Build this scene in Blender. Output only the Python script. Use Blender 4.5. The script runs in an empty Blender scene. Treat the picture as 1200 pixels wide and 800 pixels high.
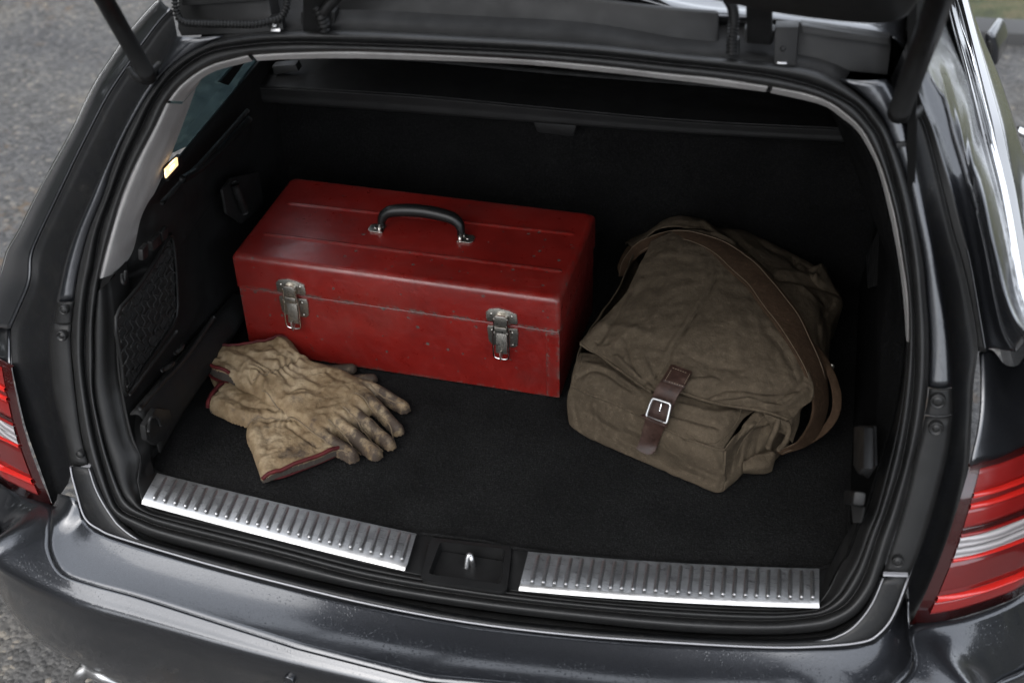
import bpy, bmesh, math, random
import numpy as np
from mathutils import Vector, Matrix, noise
S = bpy.context.scene
# ---------------------------------------------------------------- camera
FOC, PITCH, YAW, ROLL = 1600.0, .6516, .2446, -.034
CAM = np.array([0., 0., 1.4])
def basis(p, y, r):
    f = np.array([-math.sin(y)*math.cos(p), math.cos(y)*math.cos(p), -math.sin(p)])
    x = np.array([math.cos(y), math.sin(y), 0]); u = np.cross(x, f)
    return x*math.cos(r)+u*math.sin(r), -x*math.sin(r)+u*math.cos(r), f
CX, CU, CF = basis(PITCH, YAW, ROLL)
cd = bpy.data.cameras.new('camera'); cam = bpy.data.objects.new('camera', cd)
S.collection.objects.link(cam); S.camera = cam
cam.matrix_world = Matrix(((CX[0], CU[0], -CF[0], CAM[0]), (CX[1], CU[1], -CF[1], CAM[1]), (CX[2], CU[2], -CF[2], CAM[2]), (0, 0, 0, 1)))
cd.sensor_width = 36; cd.lens = FOC/1200*36; cd.clip_start = .05; cd.clip_end = 500
cd.dof.use_dof = True; cd.dof.focus_distance = 2.15; cd.dof.aperture_fstop = 4.0
# ---------------------------------------------------------------- light
SUN_EL, SUN_AZ = 52, 205      # azimuth clockwise from +y: behind and left of the camera
w = bpy.data.worlds.new('World'); S.world = w; w.use_nodes = True
nt = w.node_tree; nt.nodes.clear()
wo = nt.nodes.new('ShaderNodeOutputWorld'); bg = nt.nodes.new('ShaderNodeBackground')
sky = nt.nodes.new('ShaderNodeTexSky'); sky.sky_type = 'NISHITA'; sky.sun_disc = False
sky.sun_elevation = math.radians(SUN_EL); sky.sun_rotation = math.radians(SUN_AZ)
sky.air_density = 1.0; sky.dust_density = 3.0; sky.ozone_density = 1.0
hs = nt.nodes.new('ShaderNodeHueSaturation'); hs.inputs['Saturation'].default_value = .28
nt.links.new(sky.outputs[0], hs.inputs['Color'])
mxs = nt.nodes.new('ShaderNodeMix'); mxs.data_type = 'RGBA'; mxs.inputs[0].default_value = .6; mxs.inputs[7].default_value = (3.6, 3.85, 4.25, 1)   # an even cloud deck over the clear sky
nt.links.new(hs.outputs[0], mxs.inputs[6]); nt.links.new(mxs.outputs[2], bg.inputs[0])
nt.links.new(bg.outputs[0], wo.inputs[0]); bg.inputs[1].default_value = .148
sd = bpy.data.lights.new('sun', 'SUN'); sun = bpy.data.objects.new('sun', sd); S.collection.objects.link(sun)
sd.energy = .55; sd.angle = math.radians(70); sd.color = (1, .97, .93)
_a, _e = math.radians(SUN_AZ), math.radians(SUN_EL)
sun.rotation_euler = Vector((math.sin(_a)*math.cos(_e), math.cos(_a)*math.cos(_e), math.sin(_e))).to_track_quat('Z', 'Y').to_euler()
S.view_settings.view_transform = 'Standard'; S.view_settings.look = 'None'
S.view_settings.exposure = 2.2; S.view_settings.gamma = 1
S.render.engine = 'CYCLES'
# ---------------------------------------------------------------- geometry helpers
LEAN = .42
MID = -.41                                      # the car's centre plane
def ray(px, py):
    d = CF+CX*(px-600)/FOC-CU*(py-400)/FOC
    return d/np.linalg.norm(d)
def Z(px, py, z): d = ray(px, py); return CAM+d*((z-CAM[2])/d[2])
def Yp(px, py, y): d = ray(px, py); return CAM+d*((y-CAM[1])/d[1])
def Xp(px, py, x): d = ray(px, py); return CAM+d*((x-CAM[0])/d[0])
def A(px, py, off=0.):                          # on the (leaning, bowed) plane of the tailgate opening
    d = ray(px, py); t = 1.5
    for _ in range(30):
        P = CAM+d*t; e = P[1]-(1.23+.2*(P[0]-MID)**2+LEAN*P[2]+off)
        t -= e/(d[1]-.4*(P[0]-MID)*d[0]-LEAN*d[2])
    return CAM+d*t
def V(*a): return np.array(a, float)
def mir(P): return np.array([2*MID-P[0], P[1], P[2]])
def cr(pts, n=6, closed=False):                 # Catmull-Rom, n samples per segment
    P = [np.asarray(p, float) for p in pts]; N = len(P); out = []
    segs = N if closed else N-1
    for i in range(segs):
        if closed: a, b, c, d = P[i-1], P[i], P[(i+1) % N], P[(i+2) % N]
        else:
            b, c = P[i], P[i+1]; a = P[i-1] if i else 2*b-c; d = P[i+2] if i+2 < N else 2*c-b
        for k in range(n):
            t = k/n
            out.append(.5*((2*b)+(c-a)*t+(2*a-5*b+4*c-d)*t*t+(3*b-a-3*c+d)*t**3))
    if not closed: out.append(P[-1])
    return np.array(out)
def resamp(P, n):
    P = np.asarray(P, float); L = np.r_[0, np.cumsum(np.linalg.norm(np.diff(P, axis=0), axis=1))]
    t = np.linspace(0, L[-1], n)
    return np.stack([np.interp(t, L, P[:, k]) for k in range(P.shape[1])], 1)
def link(o, parent=None):
    S.collection.objects.link(o)
    if parent is not None: o.parent = parent
    return o
def mesh(name, verts, faces, mat, parent=None, smooth=True, uv=None):
    me = bpy.data.meshes.new(name)
    me.from_pydata([tuple(map(float, v)) for v in verts], [], [tuple(f) for f in faces]); me.update()
    if smooth: me.polygons.foreach_set('use_smooth', [True]*len(me.polygons))
    if mat is not None: me.materials.append(mat)
    o = bpy.data.objects.new(name, me); return link(o, parent)
def grid_faces(nr, nc, closed=False):
    F = []
    for i in range(nr-1):
        for j in range(nc if closed else nc-1):
            k = (j+1) % nc
            F.append((i*nc+j, i*nc+k, (i+1)*nc+k, (i+1)*nc+j))
    return F
def solid(o, t, off=-1, bevel=0):
    m = o.modifiers.new('thickness', 'SOLIDIFY'); m.thickness = t; m.offset = off
    if bevel:
        b = o.modifiers.new('bevel', 'BEVEL'); b.width = bevel; b.segments = 2; b.limit_method = 'ANGLE'; b.angle_limit = .7
    return o
def shell(name, rows, mat, parent=None, nc=60, sub=4, closed=False, thick=.003, disp=None, flip=False, off=-1, straight=False):
    """smooth sheet through rows of 3D points (each row resampled to nc), then splined across rows"""
    R = []
    for r in rows:
        if closed: R.append(cr(r, 4, True))
        else:
            R.append(resamp(np.array(r, float) if straight else cr(r, 6), nc))
    R = np.array(R)
    G = cr(R, sub) if sub > 1 else R
    nr, n2 = G.shape[0], G.shape[1]
    if disp is not None: G = disp(G)
    F = grid_faces(nr, n2, closed)
    if flip: F = [f[::-1] for f in F]
    o = mesh(name, G.reshape(-1, 3), F, mat, parent)
    if thick: solid(o, thick, off)
    return o
def tube(name, path, r, mat, parent=None, seg=10, closed=False, n=5, caps=True, smooth_path=True, flat=1.0, up=None):
    P = cr(path, n, closed) if smooth_path else np.asarray(path, float)
    N = len(P); T = np.gradient(P, axis=0)
    if closed: T = (np.roll(P, -1, 0)-np.roll(P, 1, 0))
    T /= (np.linalg.norm(T, axis=1)[:, None]+1e-12)
    ref = V(0, 0, 1) if up is None else np.asarray(up, float)
    if abs(T[0]@ref) > .95: ref = V(1, 0, 0)
    u = np.cross(T[0], ref); u /= np.linalg.norm(u); U = []
    for t in T:
        u = u-t*(u@t); u /= np.linalg.norm(u); U.append(u)
    U = np.array(U); W = np.cross(T, U); rr = np.broadcast_to(np.asarray(r, float), (N,)) if np.ndim(r) == 0 else np.interp(np.linspace(0, 1, N), np.linspace(0, 1, len(r)), r)
    vs = []
    for i in range(N):
        for k in range(seg):
            a = 2*math.pi*k/seg
            vs.append(P[i]+rr[i]*(U[i]*math.cos(a)+W[i]*math.sin(a)*flat))
    F = []
    for i in range(N if closed else N-1):
        j = (i+1) % N
        for k in range(seg):
            l = (k+1) % seg; F.append((i*seg+k, j*seg+k, j*seg+l, i*seg+l))
    if caps and not closed:
        F.append(tuple(range(seg))[::-1]); F.append(tuple((N-1)*seg+k for k in range(seg)))
    F = [f[::-1] for f in F]
    return mesh(name, vs, F, mat, parent)
def prism(name, poly, depth, mat, parent=None, bevel=.002, seg=2, smooth=True):
    """poly: coplanar-ish 3D points; depth: 3D vector of extrusion"""
    bm = bmesh.new(); vs = [bm.verts.new(tuple(map(float, p))) for p in poly]
    f = bm.faces.new(vs); d = Vector([float(a) for a in depth])
    r = bmesh.ops.extrude_face_region(bm, geom=[f])
    bmesh.ops.translate(bm, verts=[v for v in r['geom'] if isinstance(v, bmesh.types.BMVert)], vec=d)
    bmesh.ops.recalc_face_normals(bm, faces=bm.faces)
    if bevel: bmesh.ops.bevel(bm, geom=list(bm.edges), offset=bevel, segments=seg, profile=.6, affect='EDGES', clamp_overlap=True)
    bmesh.ops.triangulate(bm, faces=[f for f in bm.faces if len(f.verts) > 4])
    me = bpy.data.meshes.new(name); bm.to_mesh(me); bm.free()
    if mat is not None: me.materials.append(mat)
    o = bpy.data.objects.new(name, me); link(o, parent)
    if smooth:
        me.polygons.foreach_set('use_smooth', [True]*len(me.polygons))
        try: me.set_sharp_from_angle(angle=math.radians(38))
        except Exception: pass
    return o
def box(name, c, s, mat, parent=None, R=None, bevel=.002, seg=2):
    """c centre, s full sizes, R 3x3 columns = local axes"""
    c = np.asarray(c, float); R = np.eye(3) if R is None else np.asarray(R, float)
    hx, hy, hz = np.array(s)/2
    P = [c+R@V(a*hx, b*hy, -hz) for a, b in ((-1, -1), (1, -1), (1, 1), (-1, 1))]
    return prism(name, P, R@V(0, 0, 2*hz), mat, parent, bevel, seg)
def ball(name, c, r, mat, parent=None, sc=(1, 1, 1)):
    bm = bmesh.new(); bmesh.ops.create_uvsphere(bm, u_segments=16, v_segments=10, radius=1)
    for v in bm.verts: v.co = Vector((c[0]+v.co.x*r*sc[0], c[1]+v.co.y*r*sc[1], c[2]+v.co.z*r*sc[2]))
    me = bpy.data.meshes.new(name); bm.to_mesh(me); bm.free(); me.materials.append(mat)
    me.polygons.foreach_set('use_smooth', [True]*len(me.polygons))
    return link(bpy.data.objects.new(name, me), parent)
def disc(name, c, nrm, prof, mat, parent=None, seg=28, sx=1.0):
    """lathe: prof list of (radius, height along nrm)"""
    n = Vector([float(a) for a in nrm]).normalized(); q = n.to_track_quat('Z', 'Y')
    vs = []; F = []
    for r, h in prof:
        for k in range(seg):
            a = 2*math.pi*k/seg; p = q @ Vector((r*math.cos(a)*sx, r*math.sin(a), h)); vs.append((c[0]+p.x, c[1]+p.y, c[2]+p.z))
    for i in range(len(prof)-1):
        for k in range(seg):
            l = (k+1) % seg; F.append((i*seg+k, i*seg+l, (i+1)*seg+l, (i+1)*seg+k))
    F.append(tuple((len(prof)-1)*seg+k for k in range(seg)))
    return mesh(name, vs, F, mat, parent)
def empty(name, loc, label, cat, group=None):
    o = bpy.data.objects.new(name, None); o.location = tuple(map(float, loc)); S.collection.objects.link(o)
    o['label'] = label; o['category'] = cat
    if group: o['group'] = group
    return o
def tag(o, label, cat=None, group=None, kind=None):
    if label: o['label'] = label
    if cat: o['category'] = cat
    if group: o['group'] = group
    if kind: o['kind'] = kind
    return o
def adopt(root):
    """children were built in world space: keep them there under a moved Empty"""
    bpy.context.view_layer.update()
    for c in root.children: c.matrix_parent_inverse = root.matrix_world.inverted()
def nz(p, s, o=0.): return noise.noise(Vector((p[0]*s+o, p[1]*s-o, p[2]*s+o*.7)))
# ---------------------------------------------------------------- materials
class M:
    def __init__(s, name, base=(.5, .5, .5), rough=.5, metal=0., **kw):
        s.m = bpy.data.materials.new(name); s.m.use_nodes = True; s.t = s.m.node_tree
        s.b = s.t.nodes['Principled BSDF']; s.out = s.t.nodes['Material Output']
        s.set('Base Color', (*base, 1)); s.set('Roughness', rough); s.set('Metallic', metal)
        for k, v in kw.items(): s.set(k.replace('_', ' '), v)
        s.tc = None
    def set(s, k, v): s.b.inputs[k].default_value = v
    def n(s, t, **kw):
        x = s.t.nodes.new('ShaderNode'+t)
        for k, v in kw.items():
            if k in x.inputs: x.inputs[k].default_value = v
            else: setattr(x, k, v)
        return x
    def l(s, a, b): s.t.links.new(a, b)
    def co(s, scale=(1, 1, 1), rot=(0, 0, 0)):
        if s.tc is None: s.tc = s.n('TexCoord')
        mp = s.n('Mapping'); mp.inputs['Scale'].default_value = scale; mp.inputs['Rotation'].default_value = rot
        s.l(s.tc.outputs['Object'], mp.inputs[0]); return mp.outputs[0]
    def noise(s, scale, detail=4, rough=.55, co=None, dist=0.):
        x = s.n('TexNoise', Scale=scale, Detail=detail, Roughness=rough, Distortion=dist); s.l(co or s.co(), x.inputs['Vector']); return x.outputs['Fac']
    def vor(s, scale, co=None, feature='F1', out='Distance', rnd=1.):
        x = s.n('TexVoronoi', feature=feature, Scale=scale, Randomness=rnd); s.l(co or s.co(), x.inputs['Vector']); return x.outputs[out]
    def ramp(s, fac, stops, interp='LINEAR'):
        x = s.n('ValToRGB'); x.color_ramp.interpolation = interp; e = x.color_ramp.elements
        while len(e) < len(stops): e.new(.5)
        for i, (p, c) in enumerate(stops): e[i].position = p; e[i].color = (*c, 1) if len(c) == 3 else c
        s.l(fac, x.inputs[0]); return x.outputs[0]
    def mix(s, fac, a, b, mode='MIX'):
        x = s.n('Mix', data_type='RGBA', blend_type=mode)
        for v, i in ((fac, 0), (a, 6), (b, 7)):
            if hasattr(v, 'is_output'): s.l(v, x.inputs[i])
            else: x.inputs[i].default_value = v if i == 0 else (*v, 1)
        return x.outputs[2]
    def mth(s, op, a, b=0., c=0.):
        x = s.n('Math', operation=op)
        for v, i in ((a, 0), (b, 1), (c, 2)):
            if hasattr(v, 'is_output'): s.l(v, x.inputs[i])
            else: x.inputs[i].default_value = v
        return x.outputs[0]
    def bump(s, h, strength=.3, dist=.001, to='Normal', prev=None):
        x = s.n('Bump', Strength=strength, Distance=dist); s.l(h, x.inputs['Height'])
        if prev is not None: s.l(prev, x.inputs['Normal'])
        s.l(x.outputs[0], s.b.inputs[to]); return x.outputs[0]
def rgb(a): return (a, a, a)
def mk_paint():
    m = M('car_paint', (.02, .022, .025), .34, .8); m.set('Coat Weight', 1.); m.set('Coat Roughness', .03); m.set('Coat IOR', 1.58)
    fl = m.noise(1800, 2); m.l(m.ramp(fl, [(.35, (.012, .013, .0155)), (.7, (.042, .045, .052))]), m.b.inputs['Base Color'])
    # rain drops as relief of the coat, dust specks in colour
    v = m.vor(230); drop = m.ramp(v, [(0., rgb(1)), (.32, rgb(0))])
    gate = m.ramp(m.noise(35, 4, .7), [(.30, rgb(.15)), (.60, rgb(1))])
    h = m.mth('MULTIPLY', drop, gate)
    m.bump(h, .22, .0009, 'Coat Normal')
    dn = m.ramp(m.noise(14, 5), [(.35, rgb(.08)), (.75, rgb(.19))]); m.l(dn, m.b.inputs['Coat Roughness'])
    sp = m.ramp(m.vor(420), [(0., rgb(1)), (.2, rgb(0))]); g2 = m.ramp(m.noise(150, 4, .8), [(.48, rgb(0)), (.62, rgb(1))])
    s2 = m.mth('MULTIPLY', sp, g2)
    m.l(m.mix(m.mth('MULTIPLY', s2, .8), m.b.inputs['Base Color'].links[0].from_socket, (.03, .03, .03)), m.b.inputs['Base Color'])
    c0 = m.b.inputs['Base Color'].links[0].from_socket
    sx = m.n('SeparateXYZ'); m.l(m.co(), sx.inputs[0]); lo = m.ramp(m.mth('ADD', m.mth('MULTIPLY', sx.outputs[2], 1.), .5), [(.22, rgb(1)), (.40, rgb(0))])
    gr = m.mth('MULTIPLY', m.ramp(m.vor(150, m.co((1, 1, 2.2))), [(0, rgb(1)), (.22, rgb(0))]), m.ramp(m.noise(11, 5, .7), [(.45, rgb(0)), (.6, rgb(1))]))
    m.l(m.mix(m.mth('MULTIPLY', m.mth('MULTIPLY', lo, gr), .85), c0, (.13, .10, .07)), m.b.inputs['Base Color'])
    return m.m
def mk_shaded_dark_paint():
    m = M('shaded_dark_paint', (.003, .003, .0035), .5, .0); m.set('Coat Weight', .12); m.set('Specular IOR Level', .15); m.set('Coat Roughness', .15)  # upper channel: shade put into body colour; lamp surround and sill corner really dark
    d = m.noise(25, 6, .7, dist=1.); m.l(m.ramp(d, [(.45, (.0035, .0037, .0042)), (.62, (.005, .005, .005)), (.78, (.03, .028, .026))]), m.b.inputs['Base Color'])
    m.l(m.ramp(m.noise(50, 5), [(.3, rgb(.12)), (.7, rgb(.4))]), m.b.inputs['Coat Roughness'])
    return m.m
def mk_plastic(name, c=.016, rough=.5, grain=700, st=.25, dirt=.0, sp=.17):
    m = M(name, rgb(c), rough); m.set('Specular IOR Level', sp); m.bump(m.noise(grain, 2), st, .0006)
    d = m.noise(18, 6, .7); m.l(m.ramp(d, [(.3, rgb(c*.8)), (.6, rgb(c*1.15)), (.8, tuple(np.array((1, .97, .92))*c*(1.5+dirt)))]), m.b.inputs['Base Color'])
    m.l(m.ramp(m.noise(35, 4), [(.3, rgb(rough*.8)), (.7, rgb(min(1, rough*1.2)))]), m.b.inputs['Roughness']); return m.m
def mk_carpet(name, c=.012, seed=0):
    m = M(name, rgb(c), .95); m.set('Specular IOR Level', .02)
    f = m.noise(430, 4, .8); g = m.noise(9, 5, .6); sp = m.vor(1100)
    col = m.ramp(f, [(.35, rgb(c*.3)), (.55, rgb(c*1.0)), (.78, rgb(c*3.5))])
    col = m.mix(.6, col, m.ramp(g, [(.3, rgb(.55)), (.7, rgb(1.3))]), 'MULTIPLY')
    lint = m.mth('MULTIPLY', m.ramp(m.vor(120), [(.03, rgb(.8)), (.075, rgb(0))]), m.ramp(m.noise(30, 3), [(.5, rgb(0)), (.56, rgb(1))])); col = m.mix(lint, col, rgb(c*6))
    m.l(col, m.b.inputs['Base Color']); b = m.bump(f, .9, .003); m.bump(m.noise(160, 4), .5, .004, prev=b); return m.m
def mk_steel(name='brushed_steel', c=.55, rough=.28):
    m = M(name, rgb(c), rough, 1.); co = m.co((20, 600, 600)); f = m.noise(3, 3, .6, co)
    m.l(m.ramp(f, [(.3, rgb(rough*.7)), (.7, rgb(rough*1.4))]), m.b.inputs['Roughness'])
    m.l(m.ramp(m.noise(30, 5), [(.35, rgb(c*.7)), (.65, rgb(c*1.05))]), m.b.inputs['Base Color'])
    m.bump(f, .08, .0004); return m.m
PAINT = mk_paint(); DPAINT = mk_shaded_dark_paint()
PLASTIC = mk_plastic('black_plastic', .0060, .45); PLASTIC2 = mk_plastic('matt_black_plastic', .0058, .62); SATIN = mk_plastic('satin_black_plastic', .0080, .42, 500, .12)
RUBBER = mk_plastic('seal_rubber', .010, .42, 300, .1, sp=.3)
CARPET = mk_carpet('boot_carpet', .0105); SEATC = mk_carpet('seat_back_fabric', .0065); WALLC = mk_carpet('side_felt', .004)
STEEL = mk_steel('brushed_steel', .46, .34); CHROME = M('chrome', rgb(.7), .08, 1.).m
def mk_grey():
    m = M('grey_trim', (.33, .315, .305), .75); d = m.noise(22, 6, .65, m.co((1, 1, .35)))
    m.l(m.ramp(d, [(.3, (.19, .182, .176)), (.55, (.25, .241, .234)), (.8, (.30, .29, .28))]), m.b.inputs['Base Color'])
    m.bump(m.noise(900, 3), .3, .0006); return m.m
GREY = mk_grey()
# ---------------------------------------------------------------- ground
def mk_gravel():
    m = M('gravel', rgb(.2), .9); m.set('Specular IOR Level', .25)
    v = m.vor(85, out='Color'); d = m.vor(85); big = m.noise(1.6, 6, .6); mid = m.noise(12, 5)
    x = m.n('SeparateColor'); m.l(v, x.inputs[0])
    c = m.ramp(x.outputs[0], [(0., (.036, .0355, .035)), (.4, (.055, .0545, .0545)), (.75, (.073, .072, .072)), (.93, (.09, .088, .084)), (1., (.14, .127, .11))])
    c = m.mix(.8, c, m.ramp(big, [(.35, (.8, .8, .82)), (.55, (1.12, 1.1, 1.06)), (.7, (1.42, 1.30, 1.12))]), 'MULTIPLY')
    lf = m.mth('MULTIPLY', m.ramp(m.noise(4, 4), [(.57, rgb(0)), (.63, rgb(.8))]), m.ramp(m.noise(40, 3), [(.5, rgb(0)), (.56, rgb(1))]))
    c = m.mix(lf, c, (.085, .062, .042)); m.l(c, m.b.inputs['Base Color'])
    m.l(m.ramp(mid, [(.3, rgb(.55)), (.7, rgb(.95))]), m.b.inputs['Roughness'])
    h = m.ramp(d, [(0., rgb(1)), (.6, rgb(0))]); b = m.bump(h, .7, .006); m.bump(mid, .6, .02, prev=b); return m.m
GZ = -.62
gm = mk_gravel()
g = mesh('ground', [(-90, -90, GZ), (90, -90, GZ), (90, 160, GZ), (-90, 160, GZ)], [(0, 1, 2, 3)], gm, None, False); tag(g, 'damp grey gravel and worn asphalt under and around the car', kind='structure')

def mk_grass():
    m = M('grass', (.05, .07, .02), .9); a = m.noise(9, 6, .7); b = m.noise(120, 4, .7)
    c = m.ramp(a, [(.3, (.035, .045, .016)), (.48, (.075, .085, .030)), (.62, (.14, .12, .055)), (.75, (.10, .085, .06))])
    c = m.mix(.5, c, m.ramp(b, [(.35, rgb(.5)), (.65, rgb(1.4))]), 'MULTIPLY'); m.l(c, m.b.inputs['Base Color']); m.bump(b, 1., .03); return m.m
v_ = [(.25, 4.55), (14, 5.0), (30, 60), (.6, 60)]
vg = mesh('grass_verge', [(x, y, GZ+.03) for x, y in v_], [(0, 1, 2, 3)], mk_grass(), None, False); tag(vg, 'yellowish green grass verge beyond the front of the car', kind='structure')
kb = prism('kerb', [(.25, 4.45, GZ+.045), (14, 4.9, GZ+.045), (14, 5.02, GZ+.045), (.25, 4.57, GZ+.045)], V(0, 0, -.1), M('kerb_stone', rgb(.05), .9).m, None, .01); tag(kb, 'low dark kerb along the edge of the grass verge', kind='structure')

# ---------------------------------------------------------------- woods that shut in the lane on both sides
def woods(name, pts, hgt, label, cols, seed):
    rd = random.Random(seed); vs = []; F = []; mats = []
    ax = cr([V(x, y, 0) for x, y in pts], 8); L = len(ax)-1
    for k in range(14000):
        t = rd.random()*L; i = int(t); p = ax[i]*(1-(t-i))+ax[i+1]*(t-i)
        top = hgt*(.65+.35*noise.noise(Vector((t*.35, seed, 0)))+.12*noise.noise(Vector((t*1.3, 0, seed)))); z = GZ+top*rd.random()**.8
        r = 1.6*(1-.5*(z-GZ)/top); c = Vector((p[0]+rd.gauss(0, r*.6), p[1]+rd.gauss(0, r*.6), z)); s_ = rd.uniform(.12, .34)
        q = Vector((rd.gauss(0, 1), rd.gauss(0, 1), rd.gauss(0, 1)+.4)).to_track_quat('Z', 'Y'); n0 = len(vs)
        for a, b in ((-1, -.6), (1, -.5), (.8, .7), (-.7, .6)): vs.append(tuple(c+q @ Vector((a*s_, b*s_, rd.uniform(-.2, .2)*s_))))
        F.append((n0, n0+1, n0+2, n0+3)); mats.append(k % len(cols))
    o = mesh(name, vs, F, None, None, False)
    for j, c_ in enumerate(cols): o.data.materials.append(M('leaves', c_, .8).m)
    for f, j in zip(o.data.polygons, mats): f.material_index = j
    tag(o, label, 'woods', kind='stuff')
woods('woods', [(-8, -6), (-9.5, 0), (-10, 8), (-9.5, 18)], 12., 'dark leafy woods along the left side of the lane', [(.015, .020, .010), (.03, .035, .014), (.05, .045, .022)], 3)
woods('woods', [(7.5, -5), (9, 2), (10, 9), (12, 20)], 3.0, 'olive green shrubs along the right side of the lane', [(.045, .050, .020), (.07, .075, .028), (.11, .10, .05)], 8)
# ---------------------------------------------------------------- the car
car = empty('parked_car', (MID, 1.3, GZ), 'dark grey estate car with its tailgate open and boot loaded, parked on gravel', 'car')
K = car
SP = [(550,712,552,698,554,690,556,684),(430,692,431,678,432,669,434,660),(318,667,320,649,321,641,323,631),(196,635,200,620,202,611,205,604),
(150,617,165,608,168,600,171,593),(128,600,143,598,152,590,162,572),(118,580,132,580,142,576,160,560),(104,545,121,545,130,545,163,536),(95,510,112,510,120,510,152,510),
(88,460,103,460,110,460,141,460),(84,420,99,420,110,420,136,420),(83,380,100,380,110,380,136,372),(88,342,103,342,114,342,130,328),(93,310,110,310,120,310,144,310),
(104,270,117,270,131,270,154,270),(120,230,131,230,143,230,172,230),(133,190,146,190,160,190,188,190),(150,150,165,150,181,150,203,150),(170,115,180,118,195,121,213,122),
(198,78,203,88,214,98,228,100),(235,54,240,62,246,77,252,84),(275,42,282,53,290,65,296,72),(330,37,335,49,340,62,343,69.6),(430,36,430,51,430,61,430,69),
(600,45,600,58,600,69,600,75),(700,52,700,65,700,77,700,84),(790,62,785,74,780,86,780,93),(850,68,845,80,840,92,838,100),(908,74,904,88,900,101,897,108),
(955,81,950,99,945,110,940,117),(988,98,980,111,972,120,967,125),(1012,116,1003,124,992,134,986,138),(1028,132,1018,141,1008,149,1002,151),(1042,155,1031,160,1019,166,1014,168),
(1060,200,1044,200,1034,200,1029,200),(1072,250,1057,250,1048,250,1042,250),(1082,300,1065,300,1057,300,1052,300),(1087,350,1070,350,1064,350,1058.5,350),(1090,400,1072,400,1065,400,1062,400),
(1088,450,1071,450,1061,450,1057,450),(1081,500,1065,500,1054,500,1046,500),(1069,550,1055,550,1043,550,1031,550),(1057,600,1039,600,1030,598,1018,594),(1047,630,1029,628,1020,624,1007,618),
(1037,662,1018,662,1008,657,996,648),(1027,692,1008,685,998,677,985,665),(1007,717,992,707,984,698,974,688),(985,731,972,718,966,712,962,704),(960,739,950,723,945,717,940,712),
(900,743,897,727,895,719,893,713),(800,740,800,723,800,715,800,709),(670,727,672,712,673,705,675,699)]
NS = len(SP)
def sp(i, a, off, b=None, t=0.):
    """point of spoke i on contour a (0 outer seal,1 groove,2 lip,3 trim), or between a and b"""
    s = SP[i % NS]; x, y = s[2*a], s[2*a+1]
    if b is not None: x += (s[2*b]-x)*t; y += (s[2*b+1]-y)*t
    return A(x, y, off)
R_ = range(NS)
def ring(name, prof, mat, idx=R_, closed=True, parent=K, n=5, thick=0):
    rows = []
    for a, off, b, t in prof: rows.append(cr([sp(i, a, off, b, t) for i in idx], n, closed))
    G = np.array(rows); o = mesh(name, G.reshape(-1, 3), grid_faces(len(rows), G.shape[1], closed), mat, parent)
    if thick: solid(o, thick, -1)
    return o
# rubber seal: outer bulb, groove, inner lip
bulb = [(0, .016, None, 0)]
for k in range(9):
    t = k/8; bulb.append((0, .006-.014*math.sin(math.pi*min(1, t*1.02))**.8, 1, .02+.93*t))
bulb += [(1, .012, None, 0), (1, .012, 2, .12)]
for k in range(7):
    t = k/6; bulb.append((1, .004-.007*math.sin(math.pi*t)**.8, 2, .15+.8*t))
bulb += [(2, .012, None, 0)]
ring('rubber_seal', bulb, RUBBER)
for i in (1, 21, 12):                                         # joints moulded across the seal
    pass
# pillar and header trim in pale grey, three lengths with joints
def trim(i0, i1, mat, name, dep, cut=(0, 0), lab=None):
    idx = list(range(i0, i1+1)); rows = []
    for k in range(9):
        t = k/8; o_ = [.008-.004*math.sin(math.pi*min(t*1.4, 1))+dep(i)*max(0, t-.12)**1.1 for i in idx]
        P = cr([sp(i, 2, o, 3, t) for i, o in zip(idx, o_)], 8)
        P = P[cut[0]:len(P)-cut[1]]; rows.append(P)
    rows.append(rows[-1]+V(0, .05, .0)); G = np.array(rows)
    o = mesh(name, G.reshape(-1, 3), grid_faces(len(rows), G.shape[1]), mat, K); tag(o, lab); return o
dl = lambda i: .07 if i < 19 else .03
tr1 = trim(12, 18, GREY, 'pillar_trim', dl, (4, 0), 'pale grey left pillar trim')
trim(18, 21, GREY, 'pillar_trim', dl, (1, 0)); trim(21, 28, GREY, 'header_trim', lambda i: .02, (1, 0), 'thin pale grey trim along the top of the opening')
trim(28, 38, GREY, 'pillar_trim', lambda i: .03, (1, 0), 'thin pale grey right pillar trim')
# black lower trim inside the seal
lowd = np.array([1. if 5 <= i <= 12 or 38 <= i <= 46 else 0. for i in range(NS)])
for _ in range(4): lowd = (np.roll(lowd, 1)+lowd+np.roll(lowd, -1))/3
depth3 = lambda i, a=.012, b=.03: a+(b-a)*float(lowd[i % NS])
trim(38, NS+12, SATIN, 'boot_opening_trim', depth3, (0, 0))
# backing behind seal
G = np.array([cr([sp(i, 0, .017) for i in R_], 4, True), cr([sp(i, 2, .014, 3, .2) for i in R_], 4, True)])
mesh('opening_flange', G.reshape(-1, 3), grid_faces(2, G.shape[1], True), PLASTIC2, K)
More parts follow.
